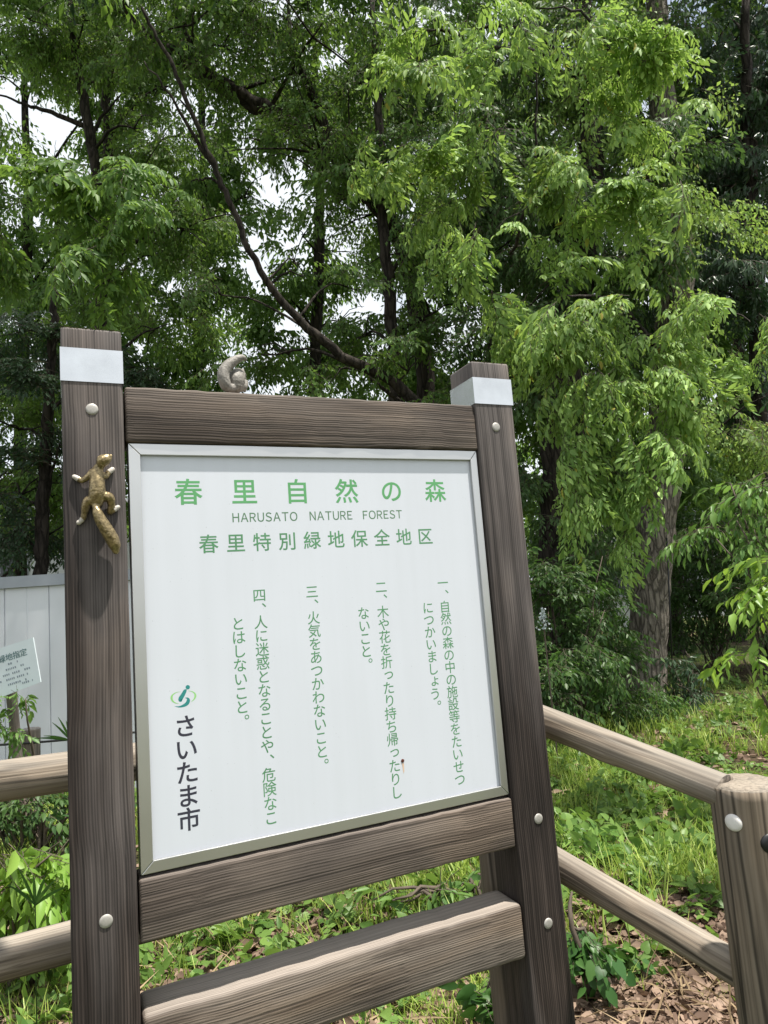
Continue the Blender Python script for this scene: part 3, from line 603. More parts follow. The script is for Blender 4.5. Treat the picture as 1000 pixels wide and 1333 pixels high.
# ------------------------------------------------------------------ white fence, notice, stakes, rope
def build_left():
    D = 6.0
    A = at(-420, 0, D); zt = 1.99
    a = np.array(onZ(0, 752, zt)); b = np.array(onZ(85, 750, zt)) if False else None
    P0 = at(0, 752, D); P1 = at(560, 748, 6.6); z = P0[2]
    x0, y0 = P0[0], P0[1]; x1, y1 = P1[0], P1[1]; dx, dy = x1-x0, y1-y0; l = math.hypot(dx, dy); ux, uy = dx/l, dy/l
    xs, ys = x0-ux*5, y0-uy*5; L = l+5; nx, ny = uy, -ux
    t = thing('panel_fence', 'white sheet steel fence with a grey top rail behind the log fence', 'fence', (xs+ux*L/2, ys+uy*L/2, 0))
    mb = MB(); pitch = .36; k = 0; s = 0.0
    def P(s, o, z): return (xs+ux*s+nx*o, ys+uy*s+ny*o, z)
    while s < L-.01:                      # ribbed sheets: flat boards with a narrow groove between
        e = min(s+pitch, L); segs = [(s, .0), (s+.006, .012), (s+pitch*.5-.006, .012), (s+pitch*.5-.003, .009), (s+pitch*.5+.003, .009), (s+pitch*.5+.006, .012), (e-.006, .012), (e, .0)]
        V = [P(q, o, .06) for q, o in segs]+[P(q, o, z-.10) for q, o in segs]; n = len(segs); mb.add(V, F4=[(i, i+1, n+i+1, n+i) for i in range(n-1)]); s = e
    mb.build('panel', M['fencewhite'], t)
    def bar(z0, z1, o0, o1, nm, m):
        q = MB(); V = [P(0, o0, z0), P(L, o0, z0), P(L, o1, z0), P(0, o1, z0), P(0, o0, z1), P(L, o0, z1), P(L, o1, z1), P(0, o1, z1)]
        q.add(V, F4=[(0, 1, 2, 3), (7, 6, 5, 4), (0, 4, 5, 1), (2, 6, 7, 3), (1, 5, 6, 2), (0, 3, 7, 4)]); q.build(nm, m, t)
    bar(z-.098, z, -.03, .045, 'top_rail', M['fencegrey']); bar(.0, .058, -.03, .03, 'bottom_rail', M['fencegrey'])
    for k in range(5):
        q = MB(); s = .1+k*(L-.2)/4; tube(q, [P(s, -.05, -.1), P(s, -.05, z-.1)], .03, 10); q.build('fence_post', M['fencegrey'], t)
    # stakes
    sp = onZ(40, 1078); sp[2] = 0; zt2 = at(44, 951, np.dot(sp-CAM, _fw))[2]
    st = thing('wooden_stake', 'short grey round stake with flat top, beside the tilted notice', 'stake', tuple(sp)); log('stake_log', (sp[0], sp[1], -.1), (sp[0]+.01, sp[1], zt2), .066, 51, M['stake'], st)
    # small tilted notice on a leaning stake
    Dn = 4.75; c = [at(43, 830, Dn), at(53, 888, Dn-.02), at(-62, 932, Dn-.02), at(-70, 866, Dn)]
    nb = thing('small_notice', 'small white notice tilted on a leaning stake in front of the white fence', 'sign', tuple(at(28, 1010, Dn)*np.array([1, 1, 0])))
    log('leaning_stake', at(30, 1075, Dn+.10), at(12, 860, Dn+.07), .034, 52, M['stake'], nb)
    tr, br, bl, tl = [np.array(v) for v in c]; nrm = np.cross(br-tr, tl-tr); nrm /= np.linalg.norm(nrm); nrm = nrm if nrm@(CAM-tr) > 0 else -nrm
    q = MB(); V = [tr, br, bl, tl]+[v-nrm*.012 for v in (tr, br, bl, tl)]; q.add(V, F4=[(0, 1, 2, 3), (7, 6, 5, 4), (0, 4, 5, 1), (1, 5, 6, 2), (2, 6, 7, 3), (3, 7, 4, 0)]); bd = q.build('board', M['board'], nb)
    ex = (tr-tl); wv = np.linalg.norm(ex); ex /= wv; ez = (tr-br); hv = np.linalg.norm(ez); ez /= hv
    def onb(u, v): return tl+ex*u*wv-ez*v*hv+nrm*.0015 + (bl-tl+ez*hv)*0
    a = MB()
    for k, ch in enumerate('緑地指定'):
        V, F = glyph(ch, .01); u0 = .62+k*.083; a.add([onb(u0+(p[0]-.5)*.085, .25-(p[1]-.38)*.085*wv/hv) for p in V], F3=F)
    a.build('notice_lettering', M['noticeink'], bd)
    a = MB(); rng = np.random.RandomState(4)
    for r_, (v, u0, u1) in enumerate(((.40, .68, .80), (.51, .62, .84), (.62, .58, .90), (.73, .54, .88), (.84, .62, .84), (.90, .80, .93))):
        u = u0
        while u < u1:
            wd = rng.uniform(.008, .016); a.add([onb(u, v-.022), onb(u+wd, v-.022), onb(u+wd, v+.022), onb(u, v+.022)], F4=[(0, 1, 2, 3)]) if rng.rand() > .25 else None; u += wd+.010
    a.build('small_print', M['noticeink2'], bd)
    # black rope at knee height, stake to stake
    r = MB(); A = at(-120, 975, 5.0); B = at(240, 945, 5.35); pts = [A+(B-A)*k/12+np.array([0, 0, -.03*math.sin(math.pi*k/12)]) for k in range(13)]; tube(r, pts, .009, 6)
    for Q_, lab_ in ((A, 'wooden stake at the far left end of the black rope'), (B, 'wooden stake at the end of the black rope, behind the board')):
        s3 = thing('wooden_stake', lab_, 'stake', (Q_[0], Q_[1], 0), 'stakes before the white fence'); log('stake_log', (Q_[0], Q_[1]+.03, -.1), (Q_[0], Q_[1]+.03, Q_[2]+.08), .035, 55, M['stake'], s3)
    tag(r.build('rope', M['black'], None, True), 'thin black rope strung level in front of the white fence', 'rope')
build_left()

# ------------------------------------------------------------------ leaves
def leaf_shape(kind):
    if kind == 'fine':     # folded, pointed, drooping tip
        V = np.array([(0, 0, 0), (.28, .17, .05), (.28, 0, -.01), (.28, -.17, .05), (.62, .16, .02), (.62, 0, -.06), (.62, -.16, .02), (1, 0, -.16)])
        F3 = [(0, 2, 1), (0, 3, 2), (4, 5, 7), (5, 6, 7)]; F4 = [(1, 2, 5, 4), (2, 3, 6, 5)]
    elif kind == 'heart':
        V = np.array([(.08, 0, 0), (-.06, .22, .03), (.12, .42, .05), (.45, .40, .03), (.78, .2, -.03), (1, 0, -.12), (-.06, -.22, .03), (.12, -.42, .05), (.45, -.40, .03), (.78, -.2, -.03), (.45, 0, -.02)])
        F3 = [(0, 2, 1), (0, 10, 2), (10, 3, 2), (10, 4, 3), (10, 5, 4), (0, 6, 7), (0, 7, 10), (10, 7, 8), (10, 8, 9), (10, 9, 5)]; F4 = []
    elif kind == 'narrow':
        V = np.array([(0, 0, 0), (.4, .09, .03), (.4, 0, 0), (.4, -.09, .03), (1, 0, -.14)]); F3 = [(0, 2, 1), (0, 3, 2), (1, 2, 4), (2, 3, 4)]; F4 = []
    elif kind == 'oval':   # dry, curled, blunt
        V = np.array([(-.5, 0, .06), (-.28, .17, .10), (-.3, 0, 0), (-.28, -.15, .03), (.02, .24, .13), (0, 0, -.02), (.03, -.22, .09), (.3, .15, .05), (.3, 0, .0), (.32, -.17, .11), (.5, .01, .10)])
        F3 = [(0, 2, 1), (0, 3, 2), (7, 8, 10), (8, 9, 10)]; F4 = [(1, 2, 5, 4), (2, 3, 6, 5), (4, 5, 8, 7), (5, 6, 9, 8)]
    else:                  # coarse, for leaves a few pixels long
        V = np.array([(0, 0, 0), (.42, .21, .04), (1, 0, -.12), (.42, -.21, .04)]); F3 = [(0, 2, 1), (0, 3, 2)]; F4 = []
    return V, np.array(F3).reshape(-1, 3), np.array(F4).reshape(-1, 4)
def rot_from(x, n):
    """rows: local x, y, z axes for arrays of directions x and approximate normals n"""
    x = x/np.linalg.norm(x, axis=-1, keepdims=True); y = np.cross(n, x); y /= np.linalg.norm(y, axis=-1, keepdims=True)+1e-9; z = np.cross(x, y); return np.stack([x, y, z], -2)
class Tmpl: pass
def spray_template(rng, kind, L=1.0, leaf=0.14, nsub=5, nl=8, droop=0.35, hang=0.5, sub_len=0.45, twig=0.006, catkin=0, wid=1.0):
    """a flat leafy spray along +x (unit scale): a main twig, side twigs, alternate leaves hanging from them"""
    lv, f3, f4 = leaf_shape(kind); lv = lv*np.array([1, wid, 1]); mb = MB()
    def curve(p0, d, l, n, dr):
        t = np.linspace(0, 1, n)[:, None]; return p0+d*l*t+np.array([0, 0, -dr*l])*t**2
    main = curve(np.zeros(3), np.array([1., 0, .12]), L, 9, droop); twigs = [(main, L)]
    for k in range(nsub):
        i = 1+k*7/max(1, nsub); p = main[int(i)]; sgn = 1 if k % 2 else -1; a = sgn*rng.uniform(.55, 1.0); d = np.array([math.cos(a), math.sin(a), rng.uniform(-.15, .1)])
        l = L*sub_len*(1.15-i/11)*rng.uniform(.8, 1.2); twigs.append((curve(p, d, l, 6, droop*1.1), l))
    for P, l in twigs:
        n = max(3, int(nl*(.35+.65*l/L)*1.2)); ts = np.linspace(.12, 1, n)
        seg = ts*(len(P)-1); i0 = np.minimum(seg.astype(int), len(P)-2); pos = P[i0]+(P[i0+1]-P[i0])*(seg-i0)[:, None]; tan = P[i0+1]-P[i0]; tan /= np.linalg.norm(tan, axis=1)[:, None]
        for k in range(n):
            sgn = 1 if k % 2 else -1; a = sgn*rng.uniform(.35, .9)*(0.25 if k == n-1 else 1); T = tan[k]; side = np.cross([0, 0, 1.], T); side /= np.linalg.norm(side)+1e-9
            d = T*math.cos(a)+side*math.sin(a); d[2] -= hang*rng.uniform(.3, 1.7); d /= np.linalg.norm(d)
            nn = np.array([0, 0, 1.])+rng.normal(0, .38, 3); R = rot_from(d, nn); s = leaf*rng.uniform(.5, 1.25); mb.add(pos[k]+(lv*s*np.array([1, rng.uniform(.7, 1.25), rng.uniform(.4, 1.8)]))@R, f3, f4, 0)
        if twig: tube(mb, P[::2] if len(P) > 6 else P[[0, 2, 5]], np.linspace(twig, twig*.35, len(P[::2] if len(P) > 6 else P[[0, 2, 5]])), 3, 1, cap=False)
        for _ in range(catkin):
            if rng.rand() < .5: continue
            p = P[rng.randint(1, len(P))]; ln = rng.uniform(.08, .15)
            for q in range(7):
                R = rot_from(rng.normal(0, 1, 3)+np.array([0, 0, -1.2]), rng.normal(0, 1, 3)); mb.add(p+np.array([0, 0, -ln*(q+.6)/7])+(lv*np.array([.045, .055, .05]))@R, f3, f4, 2)
    t = Tmpl(); t.V = np.concatenate(mb.V); t.F3 = np.concatenate(mb.F3) if mb.F3 else np.zeros((0, 3), int); t.F4 = np.concatenate(mb.F4) if mb.F4 else np.zeros((0, 4), int)
    t.m3 = np.concatenate(mb.m3) if mb.m3 else np.zeros(0, int); t.m4 = np.concatenate(mb.m4) if mb.m4 else np.zeros(0, int); return t
def scatter(mb_out, tmpls, pos, dirs, norms, scales, rng):
    """merge copies of the sprays into one mesh"""
    which = rng.randint(0, len(tmpls), len(pos)); R = rot_from(dirs, norms)
    for k, t in enumerate(tmpls):
        ix = np.where(which == k)[0]
        if not len(ix): continue
        V = np.einsum('vj,njk->nvk', t.V, R[ix])*scales[ix][:, None, None]+pos[ix][:, None, :]; nv = len(t.V); off = (np.arange(len(ix))*nv)[:, None, None]
        b = mb_out.n; mb_out.V.append(V.reshape(-1, 3)); mb_out.n += V.shape[0]*nv
        if len(t.F3): mb_out.F3.append((t.F3[None]+off).reshape(-1, 3)+b); mb_out.m3.append(np.tile(t.m3, len(ix)))
        if len(t.F4): mb_out.F4.append((t.F4[None]+off).reshape(-1, 4)+b); mb_out.m4.append(np.tile(t.m4, len(ix)))
_r0 = np.random.RandomState(7)
TP = {
 'near': [spray_template(_r0, 'fine', leaf=.165, nsub=8, nl=13, droop=.42, hang=.36, catkin=1, wid=1.0) for _ in range(5)],
 'hang': [spray_template(_r0, 'fine', leaf=.165, nsub=8, nl=13, droop=.62, hang=.48, sub_len=.45, catkin=1, wid=1.0) for _ in range(5)],
 'mid': [spray_template(_r0, 'coarse', leaf=.135, nsub=6, nl=9, droop=.40, hang=.5, wid=1.1) for _ in range(5)],
 'flat': [spray_template(_r0, 'coarse', leaf=.115, nsub=8, nl=12, droop=.28, hang=.22, sub_len=.55, wid=1.0) for _ in range(5)],
 'far': [spray_template(_r0, 'coarse', leaf=.20, nsub=4, nl=7, droop=.35, hang=.5, twig=0, wid=1.15) for _ in range(4)],
 'ever': [spray_template(_r0, 'coarse', leaf=.22, nsub=3, nl=9, droop=.35, hang=.7, wid=.9) for _ in range(4)],
 'bush': [spray_template(_r0, 'fine', leaf=.19, nsub=4, nl=7, droop=.30, hang=.5, wid=1.15) for _ in range(5)],
 'fern': [spray_template(_r0, 'coarse', leaf=.16, nsub=5, nl=9, droop=.6, hang=.35, wid=.8) for _ in range(4)],
 'ash': [spray_template(_r0, 'fine', leaf=.27, nsub=0, nl=9, droop=.40, hang=.35, wid=1.0) for _ in range(5)],
 'ashdeep': [spray_template(_r0, 'fine', leaf=.20, nsub=4, nl=6, droop=.45, hang=.6, wid=.95) for _ in range(4)],
 'vine': [spray_template(_r0, 'heart', leaf=.22, nsub=2, nl=7, droop=.2, hang=.5, sub_len=.4, wid=.95) for _ in range(4)],
}
def tocam(D_px): return D_px
def crown(mb, clumps, rng, tp, dens, scale, droop=0.35, inner=0.55, bough=7, jit=1.0):
    """clumps: (px, py, depth, rx_px, ry_px[, weight]) ellipsoids of foliage, in metres once placed"""
    for c in clumps:
        px, py, D, rx, ry = c[:5]; wt = c[5] if len(c) > 5 else 1.0
        C = at(px, py, D); ax = rx/FOC*D; az = ry/FOC*D; ay = min(.9*ax, 1.1*az+.2); n = max(2, int(dens*wt*math.pi*ax*az))
        nb = max(2, n//bough); q = rng.normal(0, 1, (nb, 3)); q /= np.linalg.norm(q, axis=1)[:, None]; q = q*(rng.uniform(inner**3, 1, nb)**(1/3.))[:, None]
        own = rng.randint(0, nb, n); q = q[own]+rng.normal(0, 1, (n, 3))*np.array([.20, .20, .10])*jit; rr = np.ones(n)
        loc = q*rr[:, None]*np.array([ax, ay, az]); 
        P = C+loc[:, :1]*RT*np.array([1, 1, 0])+loc[:, 1:2]*np.array([_fw[0], _fw[1], 0])+loc[:, 2:]*np.array([0, 0, 1.])
        d = (P-C)/np.array([ax, ax, az]); d /= np.linalg.norm(d, axis=1)[:, None]+1e-6; d = d*.8+rng.normal(0, .34, (nb, 3))[own]+rng.normal(0, .30, (n, 3)); d[:, 2] = d[:, 2]*.45-droop
        sc = scale*rng.uniform(.7, 1.25, n); P = P-d/np.linalg.norm(d, axis=1)[:, None]*sc[:, None]*.5
        nn = rng.normal(0, .28, (n, 3)); nn[:, 2] += 1; scatter(mb, tp, P, d, nn, sc, rng)
def limb(mb, pts, rad, rng, n=14, sides=8, wob=.012, mi=1):
    P = curve_pts(np.column_stack([np.array(pts), rad]), n); w_ = rng.normal(0, wob, (n, 3))*np.linspace(.2, 1, n)[:, None]; tube(mb, P[:, :3]+w_, np.maximum(P[:, 3], .003), sides, mi, .06, rng)
def tree(name, label, trunk_pts, clumps, leafm, tp, dens, scale, seed, bark='barkdark', droop=.35, limbs=(), group='trees behind the notice board', autolimb=True, extra=(), cat='tree', sides=12, high=True):
    rng = np.random.RandomState(seed); base = at(*trunk_pts[0][:3]); base[2] = gz(base[0], base[1])
    t = thing(name, label, cat, tuple(base), group); mb = MB()
    P = np.array([at(p[0], p[1], p[2]) for p in trunk_pts]); P[0] = base-np.array([0, 0, .15]); R = np.array([p[3] for p in trunk_pts])
    n = 12+6*len(P); cp = curve_pts(np.column_stack([P, R]), n); cp[:, :3] += rng.normal(0, .012, (n, 3)); cp[0, 3] *= 1.5; cp[1, 3] *= 1.25; tube(mb, cp[:, :3], cp[:, 3], sides, 0, .05, rng)
    for lb in limbs: limb(mb, [at(*p[:3]) for p in lb], [p[3]*(.55 if name == 'hornbeam_tree' else .9) for p in lb], rng, 18)
    if autolimb:
        for ci, c in enumerate(clumps):
            if ci > 10: continue
            C = at(*c[:3]); dist = np.linalg.norm((cp[:, :2]-C[:2]), axis=1); cand = np.where(cp[:, 2] < C[2]+.3)[0]; cand = cand if len(cand) else np.arange(n)
            lo = cand[np.argmin(np.abs(cp[cand, 2]-(C[2]-.55*dist[cand])))]
            A = cp[lo, :3]; mid = (A+C)/2+np.array([0, 0, .18*np.linalg.norm(C-A)])+rng.normal(0, .08, 3); r0 = min(cp[lo, 3]*.4, .026+.006*np.linalg.norm(C-A)); limb(mb, [A, mid, C], [r0, r0*.6, .008], rng, 10, 6)
            for _ in range(3):
                e = C+rng.normal(0, .6, 3)*np.array([c[3], c[3], c[4]])/FOC*c[2]; limb(mb, [mid*.4+C*.6, (mid+C+2*e)/4+np.array([0, 0, .1]), e], [r0*.45, r0*.3, .004], rng, 7, 5)
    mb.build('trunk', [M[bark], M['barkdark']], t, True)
    cm = MB(); crown(cm, clumps, rng, tp, dens, scale, droop)
    if high:                       # the part of the crown above the picture, which shades what is below
        hx, D = trunk_pts[-1][0], trunk_pts[-1][2]; crown(cm, [(hx+rng.uniform(-150, 150), -110-k*75+rng.uniform(-30, 30), D+rng.uniform(-1, 1), 150, 75, 1.0) for k in range(4)], rng, TP['far'], 16, .6, .3)
    for (cl2, tp2, dens2, sc2, dr2) in extra: crown(cm, cl2, rng, tp2, dens2, sc2, dr2, inner=.35, bough=4, jit=1.3)
    cm.build('crown', [M[leafm], M['twig'], M['leaf_bright']], t, True); return t

# big hornbeam at the right, its long branches hanging forward over the fence
A_near = [(600, 250, 5.6, 60, 30, .8), (705, 235, 5.5, 55, 30, .8), (560, 165, 5.5, 60, 25, .7), (825, 170, 5.6, 55, 30, .8), (735, 115, 5.7, 60, 30, .8), (690, 310, 5.3, 50, 25, .8), (610, 30, 5.8, 60, 25, .8), (840, 345, 5.3, 40, 25, .8), (700, 360, 5.1, 60, 22, .8), (560, 105, 5.2, 75, 45), (520, 190, 5.4, 60, 35, .8), (545, 235, 5.3, 50, 35), (640, 75, 5.6, 60, 45, .8), (660, 190, 5.5, 65, 55), (700, 30, 5.4, 90, 35), (800, 30, 5.2, 95, 50), (870, 90, 5.3, 50, 50, .7),
          (620, 320, 5.0, 65, 45), (660, 385, 5.0, 70, 40, .8), (760, 215, 5.4, 60, 40), (770, 290, 5.0, 70, 50), (845, 275, 5.0, 45, 50), (905, 170, 5.6, 40, 35, .5)]
A_hang = [(760, 480, 4.75, 55, 35), (825, 610, 4.65, 40, 40), (750, 540, 4.75, 40, 40, .8), (865, 500, 4.8, 35, 45), (880, 560, 4.9, 26, 40), (830, 440, 4.8, 50, 30, .9), (700, 430, 4.9, 40, 30, .8), (770, 650, 4.7, 30, 40, .8), (960, 470, 5.2, 50, 30, .8), (735, 425, 4.8, 60, 35), (790, 430, 4.7, 70, 35), (720, 480, 4.8, 40, 45, .8), (800, 500, 4.6, 65, 55), (845, 565, 4.6, 45, 50), (790, 590, 4.7, 60, 55), (800, 660, 4.7, 45, 45), (815, 705, 4.7, 22, 30), (930, 415, 4.9, 65, 28), (985, 440, 4.9, 40, 35), (870, 470, 4.9, 40, 40, .7)]
A_mid = [(870, 300, 7.8, 60, 60), (885, 420, 7.6, 70, 50), (800, 130, 8.5, 110, 90), (900, 330, 8.8, 90, 80), (940, 560, 9.5, 80, 60), (868, 470, 8.2, 42, 45), (876, 545, 8.3, 42, 32)]
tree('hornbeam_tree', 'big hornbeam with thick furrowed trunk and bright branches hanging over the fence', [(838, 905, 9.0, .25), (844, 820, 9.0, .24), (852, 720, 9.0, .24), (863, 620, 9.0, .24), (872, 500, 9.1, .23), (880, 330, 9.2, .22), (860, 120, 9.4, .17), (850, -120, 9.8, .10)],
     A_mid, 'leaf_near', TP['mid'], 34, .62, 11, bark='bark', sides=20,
     limbs=[[(875, 480, 9.1, .09), (810, 400, 7.6, .04), (750, 385, 6.0, .018), (700, 400, 5.0, .006)], [(878, 470, 9.1, .08), (868, 440, 7.0, .03), (845, 440, 5.6, .012), (800, 480, 4.7, .005)], [(876, 300, 9.2, .09), (780, 120, 7.2, .05), (650, 60, 5.8, .025), (540, 110, 5.2, .008)], [(870, 230, 9.3, .08), (800, 80, 7.2, .05), (760, 20, 5.6, .02), (700, 10, 5.2, .008)],
            [(868, 230, 9.3, .06), (820, 240, 7, .024), (740, 240, 5.8, .012), (640, 300, 5.1, .007)], [(880, 420, 9.1, .05), (930, 400, 7, .022), (980, 420, 5.2, .006)], [(697, 30, 6.2, .012), (699, 120, 6.2, .016), (695, 220, 6.2, .022), (680, 285, 6.3, .03), (668, 330, 6.6, .03)]],
     extra=[(A_near, TP['near'], 38, .42, .34), (A_hang, TP['hang'], 58, .36, .5)], droop=.4)
# dark tree just right of the board
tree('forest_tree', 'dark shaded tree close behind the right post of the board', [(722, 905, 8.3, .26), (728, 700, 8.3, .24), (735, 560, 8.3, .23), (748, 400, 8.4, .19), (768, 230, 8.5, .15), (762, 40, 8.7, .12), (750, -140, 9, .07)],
     [(640, 440, 8.2, 80, 60), (600, 250, 9.0, 110, 80), (690, 120, 9.2, 100, 90), (560, 60, 9.2, 100, 70), (700, 450, 8.8, 80, 70), (640, 330, 9.5, 100, 80), (700, 600, 8.4, 55, 55), (760, 650, 9.2, 60, 50), (720, 690, 7.9, 45, 35), (620, 200, 7.6, 80, 60), (700, 260, 7.6, 80, 60), (800, 330, 7.8, 80, 60), (660, 440, 7.8, 60, 50), (740, 520, 7.6, 50, 60), (720, 330, 8.4, 100, 90), (760, 560, 8.8, 60, 60), (840, 200, 8.2, 70, 70), (760, 700, 8.2, 50, 40), (830, 430, 8.2, 60, 60), (760, 60, 8.4, 100, 60), (860, 60, 8.6, 60, 50)], 'leaf_shade_tint', TP['mid'], 36, .60, 12)
# leaning multi-stem tree behind the panel
tree('leaning_tree', 'tree with a long bare limb leaning far up to the left above the board', [(600, 905, 7.8, .12), (575, 620, 7.7, .095), (525, 508, 7.5, .062), (440, 460, 7.3, .052), (352, 372, 7.1, .036), (300, 265, 7.0, .030), (268, 190, 6.9, .026), (225, 90, 6.8, .020), (185, 12, 6.7, .016)],
     [(440, 480, 7.6, 70, 30), (540, 470, 7.4, 60, 45), (470, 380, 8.2, 60, 35, .8), (340, 460, 8.0, 80, 35), (260, 380, 7.6, 50, 35, .8), (560, 545, 7.6, 60, 40), (390, 350, 7.5, 40, 20, .6)], 'leaf_mid', TP['mid'], 30, .5, 13,
     limbs=[[(285, 228, 6.95, .02), (262, 192, 6.9, .022), (225, 130, 6.7, .014), (190, 82, 6.6, .007)], [(292, 242, 7.0, .018), (272, 232, 7, .013), (248, 236, 7, .006)], [(350, 372, 7.1, .02), (372, 355, 7.2, .012), (400, 360, 7.3, .005)]])
# upright tree with a heavy limb to the upper left
tree('forest_tree', 'tall tree whose heavy dark limb slants to the upper left of the leaning limb', [(560, 905, 10.0, .17), (557, 600, 10, .14), (548, 430, 10, .13), (515, 300, 10, .125), (440, 205, 9.8, .12), (375, 160, 9.7, .125), (318, 128, 9.6, .115), (260, 92, 9.5, .10), (212, 58, 9.4, .08), (170, 20, 9.2, .05), (140, -60, 9, .04)],
     [(300, 60, 9.6, 90, 50), (400, 90, 10, 80, 60), (460, 170, 9.6, 90, 70), (420, 30, 9.0, 110, 45), (250, 20, 9, 70, 40), (480, 280, 10.2, 80, 50), (330, 200, 10.2, 45, 30, .7), (180, 60, 9.6, 60, 40), (520, 130, 10.4, 70, 60), (390, 185, 8.8, 70, 40), (450, 230, 8.8, 70, 45), (330, 165, 9.0, 40, 25, .7), (300, 90, 8.8, 60, 35, .7), (230, 40, 8.6, 60, 40, .8)], 'leaf_mid', TP['mid'], 32, .62, 14,
     limbs=[[(258, 92, 9.5, .06), (248, 60, 9.5, .045), (238, 28, 9.4, .02)], [(440, 205, 9.8, .09), (405, 120, 9.8, .07), (380, 60, 9.8, .04), (375, -20, 9.8, .02)]])
tree('forest_tree', 'slim straight tree standing just above the middle of the top rail', [(518, 905, 9.0, .10), (514, 520, 9.0, .085), (508, 400, 9.0, .08), (500, 300, 9.1, .07), (492, 150, 9.2, .055), (485, 0, 9.3, .03)],
     [(450, 260, 9.2, 60, 40, .8), (540, 330, 9.0, 70, 60), (470, 440, 9.4, 55, 35), (400, 230, 9, 45, 25, .5), (560, 410, 9.2, 60, 50)], 'leaf_mid', TP['mid'], 32, .55, 15)
# left tree pair
tree('forest_tree', 'slim two branched tree at the left with sky showing round its trunk', [(132, 905, 11, .12), (131, 400, 11, .10), (124, 220, 11, .085), (116, 170, 11, .08), (103, 100, 11, .065), (94, 40, 11, .05), (88, -80, 11, .03)],
     [(60, 60, 11, 80, 55), (150, 110, 11.4, 60, 45), (190, 170, 11.2, 70, 50), (110, 20, 10.6, 90, 35), (200, 240, 11.3, 60, 50), (20, 20, 10.8, 50, 40), (160, 300, 11.3, 90, 45), (260, 300, 11.2, 60, 45), (220, 420, 11, 70, 40)], 'leaf_left', TP['mid'], 32, .6, 16, bark='barkdark',
     limbs=[[(112, 165, 11, .05), (70, 148, 11, .04), (30, 135, 11, .025), (-20, 115, 11, .01)], [(118, 180, 11, .04), (135, 150, 11, .025), (160, 120, 11, .01)]])
tree('forest_tree', 'slim dark straight tree immediately right of the two branched tree', [(148, 905, 12.2, .11), (143, 400, 12.2, .10), (141, 220, 12.2, .09), (140, 120, 12.2, .08), (142, 20, 12.2, .05)],
     [(230, 110, 12, 45, 40, .7), (170, 60, 12.5, 60, 45), (280, 180, 12.4, 35, 35, .5), (210, 330, 12.4, 80, 50), (120, 400, 12.5, 90, 50)], 'leaf_mid', TP['mid'], 28, .65, 17)
# left tree whose spray hangs over the board
L_near = [(60, 265, 5.8, 75, 35), (150, 255, 5.6, 70, 30), (35, 310, 5.8, 55, 40, .8), (180, 290, 5.5, 60, 35), (135, 335, 5.3, 55, 35), (165, 375, 5.4, 45, 30, .8), (220, 250, 5.7, 40, 25, .7)]
tree('hornbeam_tree', 'hornbeam at the left edge whose leafy branch droops above the left post', [(-160, 905, 6.6, .16), (-150, 600, 6.6, .14), (-130, 350, 6.5, .12), (-100, 100, 6.5, .09), (-90, -100, 6.5, .05)],
     [(10, 240, 6.4, 60, 35), (-60, 130, 6.6, 90, 60)], 'leaf_left', TP['mid'], 32, .55, 18, limbs=[[(-120, 280, 6.5, .06), (0, 225, 6.1, .035), (120, 238, 5.7, .018), (230, 245, 5.6, .006)], [(60, 232, 5.9, .018), (130, 290, 5.5, .010), (150, 310, 5.3, .004)]],
     extra=[(L_near, TP['near'], 40, .50, .45)])
tree('forest_tree', 'tree just beyond the left edge of the picture', [(-420, 905, 8.0, .2), (-410, 400, 8, .17), (-400, 0, 8, .1)], [(-420, 300, 8, 170, 110), (-520, 500, 8, 160, 110), (-350, 540, 8.4, 120, 90), (-560, 250, 9, 170, 120)], 'leaf_mid', TP['far'], 22, .8, 23)
# dark layered evergreen over the white fence
tree('layered_tree', 'dark layered tree above the white fence at the far left', [(52, 905, 8.8, .10), (53, 740, 8.8, .085), (57, 650, 8.8, .08), (62, 560, 8.8, .07), (70, 430, 8.8, .05), (75, 340, 8.8, .03)],
     [(30, 430, 8.8, 80, 40), (60, 500, 8.6, 75, 38), (20, 560, 8.8, 70, 40), (75, 600, 8.5, 55, 35), (20, 640, 8.9, 60, 35), (70, 690, 9.0, 45, 30, .7), (10, 700, 9, 55, 30, .8), (120, 450, 9, 60, 40), (200, 480, 9.4, 60, 45)], 'leaf_dark', TP['flat'], 30, .62, 19, droop=.22)
tree('layered_tree', 'pale green tree showing low behind the dark layered tree', [(-20, 905, 11.8, .09), (-15, 700, 11.8, .08), (-10, 500, 11.8, .05)],
     [(0, 520, 11.8, 60, 45), (30, 610, 11.6, 70, 45), (-20, 680, 11.6, 60, 45), (90, 640, 12, 60, 50), (70, 720, 11.8, 60, 28, .6)], 'leaf_left', TP['flat'], 26, .75, 20, droop=.25)
# dark evergreen, right edge
tree('evergreen_tree', 'dark glossy evergreen filling the upper right corner', [(1010, 905, 10.6, .18), (1004, 720, 10.6, .15), (990, 600, 10.6, .13), (985, 400, 10.8, .12), (975, 200, 11, .10), (970, 0, 11, .06)],
     [(930, 60, 12.2, 90, 80, 1.2), (980, 170, 12.4, 80, 80, 1.2), (930, 300, 12.4, 90, 80, 1.2), (950, 180, 10.8, 65, 70), (980, 300, 10.6, 60, 65), (920, 250, 11.4, 60, 60), (950, 60, 11.2, 60, 55, .75), (900, 380, 11.2, 90, 55), (960, 370, 10.2, 55, 40), (1010, 130, 10.6, 50, 90), (880, 200, 11.8, 60, 70), (850, 420, 11.6, 90, 60), (970, 520, 10.4, 60, 45)], 'leaf_dark', TP['ever'], 34, .55, 21, droop=.45,
     limbs=[[(990, 610, 10.6, .07), (965, 575, 10.4, .04), (958, 545, 10.4, .02)], [(990, 600, 10.6, .06), (1010, 560, 10.5, .04), (1020, 520, 10.4, .02)]])
